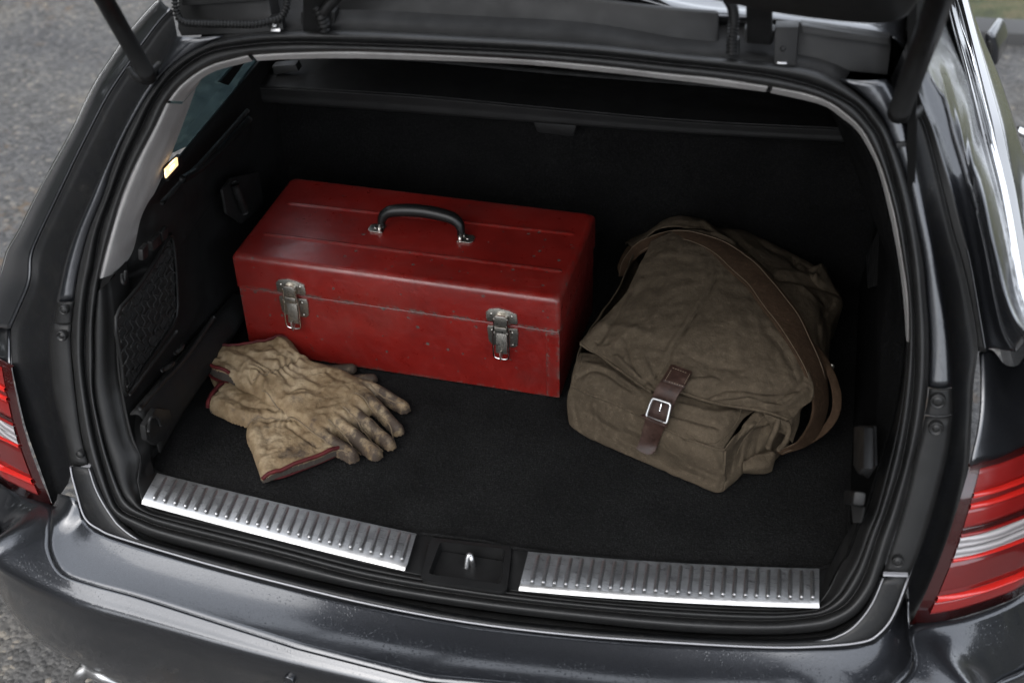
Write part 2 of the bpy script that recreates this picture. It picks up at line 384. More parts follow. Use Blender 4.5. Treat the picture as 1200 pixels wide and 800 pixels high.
# ---- channel between seal flange and outer body
FL = [((202,12),(208,43)),((188,26),(200,56)),((164,58),(186,82)),((152,76),(176,98)),((128,112),(160,124)),((104,158),(142,160)),((88,190),(128,190)),((69,230),(109,230)),((48,274),(91,270)),((38,300),(79,305)),((36,330),(72,335)),((24,360),(66,360)),((13,385),(64,380)),((14,425),(59,415)),((18,450),(63,450)),((30,500),(75,500)),((46,546),(84,545)),((62,592),(80,566))]
FR = [((1062,52),(1044,92)),((1068,90),(1048,110)),((1074,124),(1055,135)),((1085,150),(1063,155)),((1096,190),(1074,200)),((1106,230),(1084,250)),((1116,270),(1095,300)),((1127,306),(1104,350)),((1136,344),(1111,400)),((1144,388),(1113,420)),((1146,412),(1114,440)),((1141,450),(1115,462)),((1139,490),(1115,486)),((1135,546),(1110,530)),((1126,590),(1100,570)),((1115,630),(1090,606)),((1092,690),(1075,650)),((1067,733),(1064,682))]
def between(p, q, t): return (p[0]+(q[0]-p[0])*t, p[1]+(q[1]-p[1])*t)
def channel(L, name):
    prof = [(1., .000), (.96, .014), (.86, .034), (.6, .044), (.3, .046), (.12, .046), (.04, .043), (0., .043)]
    rows = [cr([A(*between(g, f, t), off) for g, f in L], 6) for t, off in prof]
    G = np.array(rows); o = mesh(name, G.reshape(-1, 3), grid_faces(len(rows), G.shape[1]), DPAINT, K); return o
channel(FL, 'rain_channel'); channel(FR, 'rain_channel')
# ---- flange strips between channel and seal
def strip(fo, si, name, mat, f0=.0, crown=-.004, nc=40, s0=.006):
    a = resamp(cr(fo and [A(*p, f0) for p in fo], 6), nc); b = resamp(cr([A(*p, s0) for p in si], 6), nc)
    rows = []
    for k in range(6):
        t = k/5; m = a*(1-t)+b*t; m = m+V(0, crown*math.sin(math.pi*t)*1., 0); rows.append(m)
    G = np.array(rows); o = mesh(name, G.reshape(-1, 3), grid_faces(6, nc), mat, K); solid(o, .004, 0); return o
o = strip([(208,43),(200,56),(186,82),(176,98),(160,124),(142,160),(128,190),(109,230),(91,270),(79,305),(72,335),(68,352)],
      [(262,42),(240,53),(205,72),(190,88),(172,114),(151,150),(134,190),(121,230),(105,270),(94,310),(89,335),(87,352)], 'body_flange', PAINT)
o = strip([(1038,93),(1046,104),(1054,128),(1063,153),(1074,200),(1084,250),(1095,300),(1104,350),(1111,400),(1114,440),(1114,453)],
      [(985,93),(1005,106),(1030,131),(1041,153),(1060,200),(1072,250),(1082,300),(1087,350),(1090,400),(1089,440),(1088,453)], 'body_flange', PAINT)
def cap(q, name='flange_cap', mat=SATIN):
    return strip(q[0], q[1], name, mat, -.004, -.003, 20, .002)
cap([[(68,353.5),(66,365),(64.5,377)], [(87,353.5),(85,365),(84,378)]])
cap([[(1114.5,455),(1115,470),(1115,485)], [(1089,455),(1087,470),(1084,485)]])
cap([[(63,379),(59,390),(58,402),(60,420),(64,460),(77,510),(84,544)], [(84,380),(83,390),(83,402),(84,420),(88,460),(95,510),(104.6,547)]])
cap([[(1115,487),(1113,510),(1109,535),(1100,570),(1090,606),(1077,645),(1065,673)], [(1084,487),(1079,510),(1072,535),(1064,572),(1055,606),(1043,645),(1035,672)]])
def plug(px, py, r, hollow=True):
    c = A(px, py, -.009); n = V(0, -1, .2)
    pr = [(r, -.004), (r, .003), (r*.9, .0045), (r*.8, .0045), (r*.72, .002)]
    pr += [(r*.45, .002), (r*.4, .0035), (r*.2, .0035)] if hollow else [(r*.7, .0035), (r*.3, .004)]
    disc('rubber_plug', c, n, pr, RUBBER, K)
plug(75.5, 362.5, .0068, False); plug(73, 393, .0078); plug(94, 532, .0062, False)
plug(1099, 469, .0098, False); plug(1097, 501, .0095); plug(1052, 657, .0078, False)
# ---- black cross panel under the roof edge, in pieces with hinge recesses
def slab(name, poly, off, depth, mat, bevel=.003):
    P = [A(x, y, off) for x, y in poly]; return prism(name, P, V(0, depth, 0), mat, K, bevel)
top = [(200,12),(203,-30),(400,-40),(640,-30),(1000,10),(1050,40)]
back = [sp(i, 0, .012) for i in range(20, 31)]
up = [A(204,-60,.07), A(275,-60,.07), A(330,-60,.07), A(430,-60,.07), A(600,-50,.07), A(700,-40,.07), A(790,11,.062), A(850,17,.062), A(908,24,.06), A(960,31,.058), A(1046,44,.052)]
m0 = [a*.55+b*.45+V(0, .045, 0) for a, b in zip(back, up)]
shell('cross_panel', [back, m0, up], PLASTIC2, K, 40, 4, thick=.002)
slab('panel_cover', [(209,-30),(310,-30),(318,18),(322,38),(212,43),(208,34)], .012, .03, SATIN)
slab('panel_cover_ledge', [(212,8),(306,2),(312,-4),(312,-20),(212,-20)], -.004, .02, SATIN, .004)
slab('panel_cover', [(394,-40),(560,-22),(640,-8),(720,3),(780,10.5),(842,15.5),(842,64),(700,51),(600,44.5),(500,40),(394,37)], .042, .010, SATIN, .005)
slab('panel_cover', [(938,27.5),(990,35),(1043,43.5),(1044,56),(1040,88),(1000,84),(932,75),(937,30)], .034, .012, SATIN, .004)
slab('panel_cover_ledge', [(939,30),(1042,46),(1042,54),(939,40)], .028, .010, SATIN, .002)
slab('hinge_bracket', [(908,32),(936,32),(933,78),(907,76)], .000, .02, PLASTIC, .002)
slab('bracket_foot', [(911,73),(922,73.5),(922,75.5),(911,75)], -.004, .004, STEEL, .0005)
slab('bracket_foot', [(317,34),(328,34),(328,37.5),(317,37.5)], -.002, .004, STEEL, .0005)
slab('hinge_bracket', [(313,22),(330,18),(332,36),(315,37)], .002, .012, PLASTIC, .002)
disc('bolt', A(321.5, 29.5, -.002), V(0, -1, .5), [(.0035, -.002), (.0035, .001), (.003, .0018), (.0012, .0018), (.001, .0008)], STEEL, K, 12)
disc('bolt', A(917.5, 57.5, -.003), V(0, -1, .5), [(.0032, -.002), (.0032, .001), (.0025, .0018)], PLASTIC, K, 12)
# ---- roof
E1 = [A(204,-62,.072), A(430,-62,.072), A(640,-32,.072), A(800,12,.06), A(900,22,.06), A(1020,37,.06), A(1046,42,.055), A(1060,54,.05)]
def fwd(P, dy, dz, kx=1.): return V(MID+(P[0]-MID)*kx, P[1]+dy, P[2]+dz)
shell('roof', [E1, [fwd(p, .012, .001) for p in E1], [fwd(p, .08, .002) for p in E1], [fwd(p, .5, .02, 1.03) for p in E1], [fwd(p, 1.6, .06, 1.05) for p in E1], [fwd(p, 2.9, -.02, .98) for p in E1]], PAINT, K, 60, 5, thick=.004)
# ---- right body side: bands outward from the rear edge to the shoulder
R1_ = [A(*g, .043) for g, f in FR[:11]]
R2_ = [A(x, y, .036) for x, y in ((1071,46),(1073,85),(1080,118),(1093,150),(1104,186),(1116,224),(1126,262),(1137,302),(1145,344),(1152,388),(1156,412))]
R3_ = [A(x, y, .045) for x, y in ((1074,44),(1078,84),(1088,116),(1101,150),(1113,186),(1124,228),(1133,270),(1140,305),(1148,348),(1155,384),(1160,408))]
R4_ = [A(x, y, .050) for x, y in ((1080,40),(1086,80),(1104,114),(1116,152),(1130,198),(1141,234),(1151,275),(1158,308),(1166,350),(1176,388),(1190,412))]
def xs(pts, a, b): return [Xp(x, y, a+(b-a)*k/(len(pts)-1)) for k, (x, y) in enumerate(pts)]
R5_ = xs([(1094,0),(1104,46),(1120,90),(1134,150),(1143,192),(1153,234),(1161,275),(1168,306),(1176,342),(1188,374),(1206,396)], .178, .262)
R6_ = xs([(1100,-20),(1112,32),(1134,94),(1148,148),(1158,186),(1168,222),(1177,262),(1185,302),(1192,340),(1204,372),(1224,392)], .205, .285)
R7_ = xs([(1120,-24),(1132,24),(1148,90),(1163,150),(1171,186),(1179,220),(1186,260),(1192,302),(1200,344),(1214,374),(1238,392)], .222, .302)
R8_ = xs([(1128,-20),(1143,36),(1160,92),(1176,150),(1184,190),(1192,226),(1199,264),(1208,304),(1222,346),(1238,376),(1262,392)], .24, .325)
R9_ = xs([(1126,-10),(1152,48),(1173,96),(1191,148),(1204,192),(1216,226),(1228,264),(1244,304),(1262,346),(1280,376),(1310,392)], .27, .36)
R10_ = [p+V(.03, .0, -.12) for p in R9_]; R11_ = [p+V(.03, 0, -.3) for p in R10_]
def rw(a, b, t): return [p*(1-t)+q*t for p, q in zip(a, b)]
BLK = M('black_glaze', rgb(.012), .12); BLK.set('Coat Weight', 1.); BLACKGLOSS = BLK.m
shell('gap_seal', [R1_, rw(R1_, R2_, .5), R2_], RUBBER, K, 50, 2, thick=.002)
shell('quarter_panel', [R2_, R3_, rw(R3_, R4_, .5), R4_, rw(R4_, R5_, .07), rw(R4_, R5_, .5), R5_, R6_], PAINT, K, 70, 5, thick=.003)
shell('window_seal', [R6_, rw(R6_, R7_, .35)], BLACKGLOSS, K, 60, 2, thick=.006)
shell('chrome_trim', [rw(R6_, R7_, .35), [p+V(.006, 0, .004) for p in rw(R6_, R7_, .5)], rw(R6_, R7_, .62)], CHROME, K, 60, 4, thick=.003)
shell('side_window', [rw(R6_, R7_, .62), R7_], BLACKGLOSS, K, 60, 2, thick=.003)
CHR2 = M('window_chrome', rgb(.30), .16, 1.).m
R75 = rw(R7_, R8_, .36)
shell('chrome_trim', [R7_, [p+V(.006, 0, .006) for p in rw(R7_, R8_, .3)], R75], CHR2, K, 60, 5, thick=.003)
shell('door_panel', [R75, [p+V(.003, 0, .003) for p in R8_], R9_, R10_, R11_], PAINT, K, 60, 5, thick=.003)
# fender above the right tail lamp
E0 = [(1147,413),(1160,410),(1176,428),(1192,428),(1206,412),(1240,400),(1300,396)]
E3 = [(1136,545),(1150,541),(1168,536),(1186,529.5),(1204,522),(1240,508),(1300,480)]
oa = [.075, .080, .088, .10, .12, .17, .25]; oc = [.025, .028, .035, .045, .06, .10, .2]
ra = [A(x, y, o) for (x, y), o in zip(E0, oa)]; rd = [A(x, y, o) for (x, y), o in zip(E3, oc)]
shell('rear_wing', [ra, [p+V(.004, -.006, 0) for p in rw(ra, rd, .2)], [p+V(.006, -.010, 0) for p in rw(ra, rd, .55)], rd], PAINT, K, 50, 6, thick=.003)
# ---- left body side
L1_ = [A(*g, .043) for g, f in FL[:13]]
sl = [(190,0),(176,14),(150,44),(138,62),(112,102),(86,156),(68,188),(47,226),(24,272),(10,296),(2,322),(-14,350),(-30,380)]
L3_ = [A(x, y, o) for (x, y), o in zip(sl, [.10]*13)]
L2_ = [a*.5+b*.5+V(-.002, -.003, .002) for a, b in zip(L1_, L3_)]
L4_ = [p+V(-.008, .015, -.004) for p in L3_]; L5_ = [p+V(-.013, .03, -.008) for p in L3_]; L6_ = [p+V(-.05, 1.3, -.02) for p in L3_]; 
shell('quarter_panel', [L1_, L2_, L3_, L4_, L5_], PAINT, K, 70, 6, thick=.003)
L7_ = [p+V(-.008, .0, .0) for p in L3_]
tube('pillar_highlight', [p+V(-.002, .0, .003) for p in rw(L2_, L3_, .9)], .0022, CHROME, K, 6)  # chrome bead put in as the bright highlight along the pillar's outer edge
# left wing above the lamp
E0 = [(37,302),(24,322),(10,340),(-10,350),(-60,350),(-120,340)]
E3 = [(11,430),(6,427),(-2,423),(-20,412),(-60,395),(-120,370)]
oa = [.09, .10, .11, .125, .17, .24]; oc = [.035, .04, .045, .06, .1, .18]
ra = [A(x, y, o) for (x, y), o in zip(E0, oa)]; rd = [A(x, y, o) for (x, y), o in zip(E3, oc)]
ed = [A(x, y, o) for (x, y), o in zip([(13,362),(8,368),(0,372),(-20,380),(-60,380),(-120,370)], oa)]
shell('rear_wing', [ra, ed, rd], PAINT, K, 40, 6, thick=.003)
# ---- bumper
c1x = [A(-60,520,.16), A(0,565,.055), A(30,582,.034)]
c1 = c1x+[A(62,594,.02), Z(60,620,-.05), Z(59,645,-.055), Z(72,672,-.062), Z(105,685,-.062), Z(160,700,-.062), Z(260,732,-.062), Z(348,760,-.060)]
c1c = V(MID, 1.106, -.058)
c2 = [c1x[0]+V(-.06, .0, -.09), c1x[1]+V(-.05, -.02, -.075), c1x[2]+V(-.04, -.035, -.06), Z(-14,640,-.078), Z(-4,655,-.080), Z(12,668,-.081), Z(48,688,-.080), Z(95,707,-.078), Z(158,725,-.077), Z(260,754,-.075), Z(348,778,-.073)]
c2c = V(MID, 1.096, -.071)
def full(L, c, Rt=None):
    RR = [mir(np.array(p)) for p in L]
    if Rt: RR = Rt+RR[len(Rt):]
    return cr(L, 6).tolist()+[c.tolist()]+cr(RR, 6)[::-1].tolist()
def sheet(name, rows, mat, sub=4, thick=.003, parent=K):
    G = cr([np.array(r) for r in rows], sub); o = mesh(name, G.reshape(-1, 3), grid_faces(G.shape[0], G.shape[1]), mat, parent)
    if thick: solid(o, thick, -1)
    return o
def shift(L, dy, dz, kx): return [V(MID+(p[0]-MID)*kx, p[1]+dy, p[2]+dz) for p in L]
c1r = [A(1280,640,.2), A(1200,695,.075), A(1130,723,.034), A(1067,734,.02)]
c2r = [c1r[0]+V(.06, .0, -.10), c1r[1]+V(.05, -.03, -.10), c1r[2]+V(.045, -.045, -.085)]+[mir(c2[3])]
F1, F2 = full(c1, c1c, c1r), full(c2, c2c, c2r)
mid12 = [list((np.array(a)+np.array(b))/2+V(0, 0, .0006)) for a, b in zip(F1, F2)]
def drop(F, k, dy, z): return [[MID+(p[0]-MID)*k, p[1]+dy, (p[2]+.085)*.4+z] for p in F]
r3 = drop(F2, 1.012, .004, -.14); r4 = drop(F2, 1.032, .022, -.23); r5 = drop(F2, 1.036, .048, -.31); r6 = drop(F2, 1.04, .09, -.37); r7 = drop(F2, 1.0, .2, -.40)
nb = drop(F2, 1.003, -.001, -.1)
sheet('rear_bumper', [F1, mid12, F2, nb, r3, r4, r5, r6, r7], PAINT, 5)
# shelf between the crease and the boot opening
l2 = [A(70,578,.02), A(90,585,.0), Z(98,602,-.04), Z(105,612,-.04), Z(117,620,-.04), Z(140,629,-.04), Z(175,641,-.04), Z(240,659,-.04), Z(340,685,-.04), Z(440,708,-.04), Z(550,728,-.04), Z(670,742,-.04), Z(800,752,-.04), Z(960,756,-.04), Z(1010,751,-.04), Z(1030,741,-.04), Z(1045,722,-.04), Z(1060,690,-.045), A(1066,704,.03)]
top_ = resamp(cr(l2, 5), 90)
sh_out = resamp(np.array(full(c1[3:], c1c, c1r[3:])), 90)
rows = []
for k in range(9):
    t = k/8; rr = top_*(1-t)+sh_out*t; rr = rr+np.outer(np.ones(90), V(0, 0, -.006*math.sin(math.pi*t)**1.)); rows.append(rr)
G = np.array(rows); o = mesh('bumper_shelf', G.reshape(-1, 3), grid_faces(9, 90), PAINT, K); solid(o, .003, -1)
# sill corner panel between the two pale edge lines
l1 = [(105,548),(112,570),(122,590),(134,608),(140,615),(155,627),(175,636),(240,654),(340,680),(440,703),(550,724),(670,738),(800,748),(900,752),(960,750),(985,743),(1004,730),(1022,706),(1035,676)]
l2p = [(84,546),(86,558),(92,580),(98,600),(105,611),(117,619),(140,629),(240,658.5),(340,684.5),(440,708),(550,728),(670,742.5),(800,752),(900,757),(960,756),(1010,751),(1030,741),(1047,719),(1064,676)]
za = lambda p, o: A(*p, o)
a_ = [za(p, -.008) for p in l1]; b_ = [za(p, -.012) for p in l2p]
shell('sill_corner_panel', [[p+V(0, .012, -.01) for p in a_], a_, b_, [p+V(0, .004, -.02) for p in b_]], DPAINT, K, 110, 3, thick=.002)
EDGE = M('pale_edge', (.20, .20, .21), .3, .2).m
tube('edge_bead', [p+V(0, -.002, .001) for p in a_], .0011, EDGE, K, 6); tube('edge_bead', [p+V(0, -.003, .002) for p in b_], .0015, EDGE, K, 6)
slab('corner_top_edge', [(84,546),(105,547.5),(105,552),(85,552)], -.006, .01, EDGE, .0005)  # pale strips along the upper ends of the sill corner panel
slab('corner_top_edge', [(1035,673),(1064,674),(1064,676),(1035,675)], -.013, .006, EDGE, .0005)
rows = [[sp(i, 0, .02) for i in list(range(44, NS))+list(range(0, 8))], [sp(i, 0, -.004, 1, -.9) for i in list(range(44, NS))+list(range(0, 8))]]
shell('sill_gap', rows, PLASTIC2, K, 90, 2, thick=.001)
disc('parking_sensor', np.array(F2[len(F2)//2])*0+Z(343,790,-.108)+V(0, -.014, .004), V(-.1, -1, .15), [(.0085, -.004), (.0085, .002), (.0075, .003), (.007, .0022), (.003, .0026)], PAINT, K, 20)
disc('parking_sensor', mir(Z(343,790,-.108)+V(0, -.003, 0)), V(.1, -1, .15), [(.0085, -.004), (.0085, .002), (.0075, .003), (.007, .0022), (.003, .0026)], PAINT, K, 20)
ex = [Z(150,806,-.36), Z(122,795,-.34), Z(104,786,-.34), Z(93,791,-.35), Z(90,802,-.38), Z(96,815,-.40)]
tube('exhaust_trim', [Z(260,840,-.36), Z(190,812,-.345)]+ex, .008, STEEL, K, 10, flat=1.6)
# ---- tail lamps
def mkred(name, c, rough=.25, bump=None):
    m = M(name, c, rough); m.set('Coat Weight', 1.); m.set('Coat Roughness', .03); m.set('Specular IOR Level', .5)
    if bump: 
        wv = m.n('TexWave', Scale=bump, Distortion=.5); wv.bands_direction = 'Z'; m.l(m.co(), wv.inputs['Vector']); m.bump(wv.outputs['Fac'], .5, .002)
        m.l(m.mix(wv.outputs['Fac'], tuple(np.array(c)*.55), tuple(np.minimum(1, np.array(c)*1.35))), m.b.inputs['Base Color'])
    return m.m
RED = mkred('lamp_red', (.135, .005, .0045), .3); DRED = mkred('lamp_dark_red', (.075, .003, .003), .35); BRED = mkred('lamp_bright_red', (.34, .010, .007), .3)
LWHITE = mkred('lamp_clear', (.22, .21, .215), .3, 40); LBORD = mkred('lamp_border', (.02, .002, .002), .25)
HOT = mkred('lamp_orange_red', (.95, .08, .02), .25)
def lamp(ctop, cbot, side, bands, lab):
    """ctop/cbot: lists of 3D points running from the inner edge outward"""
    n = 110; T = resamp(cr(ctop, 6), n); B = resamp(cr(cbot, 6), n)
    root = None
    def pt(v, off, j):
        p = T[j]*(1-v)+B[j]*v; bow = math.sin(math.pi*v)
        return p+V(side*.5, -1, .1)*(off+.008*bow)
    def band(name, v0, v1, off, mat, j0=0, j1=n, crown=0., par=None):
        m_ = 6; G = []
        for k in range(m_):
            t = k/(m_-1); v = v0+(v1-v0)*t
            G.append([pt(v, off+crown*math.sin(math.pi*t)*min(1, (j-j0)/22), j) for j in range(j0, j1)])
        G = [[q-V(side*.3, -1, 0)*.006 for q in G[0]]]+G+[[q-V(side*.3, -1, 0)*.006 for q in G[-1]]]
        G = np.array(G); return mesh(name, G.reshape(-1, 3), grid_faces(G.shape[0], G.shape[1]), mat, par)
    root = band('tail_lamp', 0, 1, 0, LBORD, par=K); tag(root, lab)
    for nm, v0, v1, off, mat, crown in bands: band(nm, v0, v1, off, mat, 6, n, crown, root)
    return root
BR = [('red_lens', .03, .16, .001, RED, .001), ('light_bar', .165, .19, .003, BRED, .003), ('red_lens', .195, .225, .001, DRED, .0), ('light_bar', .23, .255, .003, BRED, .003), ('red_lens', .26, .37, .001, RED, .001), ('dark_strip', .375, .405, .001, LBORD, 0), ('light_bar', .41, .425, .002, RED, .001),
      ('reversing_lens', .43, .495, .002, LWHITE, .003), ('reversing_lens', .497, .555, .002, LWHITE, .002), ('light_bar', .56, .575, .003, BRED, .002), ('red_lens', .58, .80, .001, DRED, .001), ('light_bar', .81, .845, .003, BRED, .004), ('red_lens', .85, .93, .001, RED, .001)]
lamp([A(1136,547.5,.022), A(1155,541.5,.026), A(1175,536,.032), A(1200,526,.045), A(1240,509,.08), A(1300,481,.18)],
     [A(1067,732,.022), A(1094,729,.024), A(1122,723.5,.030), A(1165,710,.05), A(1200,693,.075), A(1270,640,.2)], 1, BR, 'right red tail lamp with a white band across it')
BL = BR
lamp([A(13,431,.028), A(7,428,.032), A(0,424.5,.036), A(-20,414,.05), A(-60,396,.10), A(-120,370,.19)],
     [A(62,593,.022), A(52,591,.024), A(40,586.5,.028), A(20,577,.04), A(0,565,.055), A(-60,520,.16)], -1, BL, 'left red tail lamp cut off by the picture edge')

mesh('body_side', [V(MID-hw, y, z) for z, hw in ((.04, .80), (.02, .805), (.0, .81), (-.25, .84), (-.36, .82)) for y in (1.62, 2.2, 2.9, 3.6)], grid_faces(5, 4), PAINT, K)
def inside(p, poly):
    c = False; x, y = p; j = len(poly)-1
    for i in range(len(poly)):
        if (poly[i][1] > y) != (poly[j][1] > y) and x < (poly[j][0]-poly[i][0])*(y-poly[i][1])/(poly[j][1]-poly[i][1]+1e-9)+poly[i][0]: c = not c
        j = i
    return c
# ---------------------------------------------------------------- boot interior
fe = [(176,536),(183,552),(220,566),(300,588),(420,613),(488,624),(560,633),(618,644),(760,657),(900,664.5),(950,665),(975,661),(993,642),(997,600)]
fl = [Z(x, y, .0) for x, y in fe]
poly = [V(-.925, 1.50, 0), V(-.918, 1.42, 0)]+fl+[V(.128, 1.50, 0), V(.135, 2.2, 0), V(-.94, 2.2, 0)]
prism('boot_floor', [p+V(0, 0, -.004) for p in poly], V(0, 0, -.02), CARPET, K, .003)
tube('carpet_edge_binding', fl+[V(.128, 1.50, 0)], .0035, CARPET, K, 8)
# surround between floor carpet and seal
s3 = [V(0, 0, -.003)+sp(i, 3, depth3(i, .014, .035)) for i in [42,43,44,45,46,47,48,49,50,51,52,53,54,55,56,57,58,59,60]]
inner = [V(.14, 1.44, .0), Z(998,600,-.002)]+[p+V(0, 0, -.003) for p in fl[::-1][1:]]+[V(-.925, 1.42, -.003)]
SURR = shell('sill_surround', [s3, rw([*resamp(cr(s3, 4), 40)], [*resamp(cr(inner, 4), 40)], .12), resamp(cr(inner, 4), 40), resamp(cr(inner, 4), 40)+V(0, .01, -.012)], SATIN, K, 90, 3, thick=.002)
# latch well in the sill
def flat(px, py, z=.003): return Z(px, py, z)
fr_o = [(505,629),(600,640),(594,693),(492,679)]; fr_i = [(516,634.5),(592,643),(587,684),(502,672)]
def well():
    o_ = [flat(*p, .004) for p in fr_o]; i_ = [flat(*p, .005) for p in fr_i]
    ce = sum(i_)/4
    dn = [ce+(p-ce)*V(.86, .62, 1)+V(0, .004, -.032) for p in i_]
    def rnd(q, r=.006):
        out = []
        for k in range(4):
            a, b, c = q[k-1], q[k], q[(k+1) % 4]; da = (a-b)/np.linalg.norm(a-b); dc = (c-b)/np.linalg.norm(c-b)
            for t in np.linspace(0, 1, 5): out.append((b+da*r)*(1-t)**2+2*b*t*(1-t)+(b+dc*r)*t*t)
        return out
    rows = [rnd([p+V(0, 0, -.006) for p in o_], .01), rnd(o_, .01), rnd(i_), rnd([p+V(0, 0, -.003) for p in i_]), rnd(dn, .008)]
    G = np.array(rows); nc = G.shape[1]; F = grid_faces(5, nc, True)+[tuple(4*nc+k for k in range(nc))]
    o = mesh('latch_well', G.reshape(-1, 3), F, PLASTIC, K)
    try: o.data.set_sharp_from_angle(angle=math.radians(40))
    except Exception: pass
    slot = [Z(538,670,-.0275), Z(556,672,-.0275), Z(561,655,-.0275), Z(553,646,-.0275), Z(546,654,-.0275)]
    prism('latch_slot', slot, V(0, 0, .0012), M('dark_void', rgb(.001), 1.).m, o, 0)
    tube('striker', [Z(545,681,-.030), Z(546,670,-.016), Z(547.5,657,-.001), Z(549,651,.006), Z(551.5,651,.006), Z(553,657,.0), Z(555,668,-.022)], .0040, STEEL, o, 12)
well()
def cut(o, poly_px, z):
    P = [Z(x, y, z)[:2] for x, y in poly_px]; bm = bmesh.new(); bm.from_mesh(o.data)
    bmesh.ops.delete(bm, geom=[f for f in bm.faces if inside(f.calc_center_median()[:2], P)], context='FACES'); bm.to_mesh(o.data); bm.free()
cut(SURR, [(511,632),(594,642),(588,686),(500,673)], .0)
# scuff plates with pressed ribs
def plate(tl, tr, bl, br, sl_, sr_, n, curve):
    """top edge tl-tr, break line sl-sr, bottom lip bl-br"""
    N = 60
    def ln(a, b, z, c=0.):
        return np.array([Z(a[0]+(b[0]-a[0])*t, a[1]+(b[1]-a[1])*t+c*4*t*(1-t), z) for t in np.linspace(0, 1, N)])
    T = ln(tl, tr, .0115, curve); Bk = ln(sl_, sr_, .008, curve); L = ln(bl, br, .0015, curve)
    rows = [T+V(0, .001, -.004), T, T*.97+Bk*.03]+[T*(1-t)+Bk*t for t in (.5, .97)]+[Bk+V(0, -.0015, -.0008), Bk*.5+L*.5+V(0, -.002, .0012), L+V(0, 0, .0008), L+V(0, .002, -.002)]
    G = np.array(rows); root = mesh('scuff_plate', G.reshape(-1, 3), grid_faces(len(rows), N), STEEL, K)
    try: root.data.set_sharp_from_angle(angle=math.radians(50))
    except Exception: pass
    rib = None
    for k in range(n):
        t = (k+1.0)/(n+.6); a = np.array([np.interp(t, np.linspace(0, 1, N), T[:, j]) for j in range(3)]); b = np.array([np.interp(t, np.linspace(0, 1, N), Bk[:, j]) for j in range(3)])
        p0, p1 = a*.92+b*.08, a*.0+b*1.0; d = p1-p0; L_ = np.linalg.norm(d)
        if rib is None:
            bm = bmesh.new(); w_ = .0026; pr = [(-w_, 0), (-w_*.7, .0011), (-w_*.25, .0015), (w_*.25, .0015), (w_*.7, .0011), (w_, 0)]
            st = [(0, .4), (.04, .9), (.5, 1), (.93, 1), (.985, .95), (1.01, .3)]
            vv = [[bm.verts.new((x*(.6+.4*s), y, z*s)) for x, z in pr] for y, s in st]
            for i in range(len(st)-1):
                for j in range(len(pr)-1): bm.faces.new((vv[i][j], vv[i+1][j], vv[i+1][j+1], vv[i][j+1]))
            bmesh.ops.recalc_face_normals(bm, faces=bm.faces)
            rme = bpy.data.meshes.new('rib'); bm.to_mesh(rme); bm.free(); rme.materials.append(STEEL); rme.polygons.foreach_set('use_smooth', [True]*len(rme.polygons))
        r = bpy.data.objects.new('rib', rme); link(r, root); rib = r
        ang = math.atan2(d[1], d[0])-math.pi/2
        r.location = tuple(p0+V(0, 0, .0001)); r.rotation_euler = (0, 0, ang); r.scale = (1, L_, 1)
    return root
plate((184,554),(488,625),(166,591),(474,669),(168.5,582),(478,658.5),25,1.5)
plate((619,646),(960,666),(608,692),(960,712.5),(610,682),(960,702),26,3.0)
# side walls
def wall(side, idx, name, mat):
    c = cr([sp(i, 3, .095 if 12 <= i <= 20 else .034) for i in idx], 4)
    rows = [c]
    for dy, k in ((.02, .5), (.07, 1.), (.3, 1.), (.5, 1.), (.95, 1.)):
        r = []
        for p in c:
            hx = .515+.012*math.sin(min(1, max(0, p[2]/.3))*math.pi) if p[2] < .4 else .515-(p[2]-.4)*.55
            X_ = MID+side*(hx+(.02 if side > 0 else 0)); r.append(V(p[0]*(1-k)+X_*k, p[1]+dy, p[2] if p[2] > .02 else p[2]-.03))
        rows.append(r)
    return shell(name, rows, mat, K, 40, 5, thick=.004)
wall(-1, list(range(5, 16)), 'side_lining', PLASTIC2); wall(1, list(range(31, 47)), 'side_lining', WALLC)
# left lining details
WL = -.925
def X(px, py, dx=0.): return Xp(px, py, WL+dx)
# raised moulding along the floor on the left, with slots
mol = [X(164,488,.02), X(194,452,.02), (X(250,385,.02)), X(285,345,.02)]
low = [X(186,530,.03), X(215,480,.03), X(262,410,.03), X(292,362,.03)]
shell('floor_ledge', [[p+V(-.015, 0, 0) for p in mol], mol, [a*.5+b*.5+V(.006, 0, 0) for a, b in zip(mol, low)], low], PLASTIC2, K, 30, 4, thick=.003)
tube('ledge_rail', [X(164,478,.032), X(190,448,.034), X(212,425,.034), X(232,398,.03), X(250,372,.03)], .004, SATIN, K, 8)
tube('ledge_rail', [X(152,462,.03), X(180,424,.03), X(207,388,.03)], .0025, SATIN, K, 8)
for q in ((190,434,203,425),(205,414,214,404)):
    a, b = X(q[0], q[1], .036), X(q[2], q[3], .036); tube('rail_clip', [a, (a+b)/2+V(.004, 0, .002), b], .0035, SATIN, K, 8)
# lashing hook bracket
c = X(179,497,.036)
prism('lashing_bracket', [X(163,498,.03), X(176,477,.03), (X(192,478,.03)), X(196,492,.03), X(190,508,.03), X(176,521,.03), X(165,515,.03)], V(.010, 0, 0), SATIN, K, .003)
prism('bracket_opening', [X(171,500,.0405), X(179,488,.0405), X(187,492,.0405), X(187,505,.0405), X(176,515,.0405)], V(.0008, 0, 0), PLASTIC2, K, 0)
tube('lashing_ring', [X(174,505,.043), X(176,490,.047), X(184,488,.048), X(188,498,.043)], .0028, SATIN, K, 10)
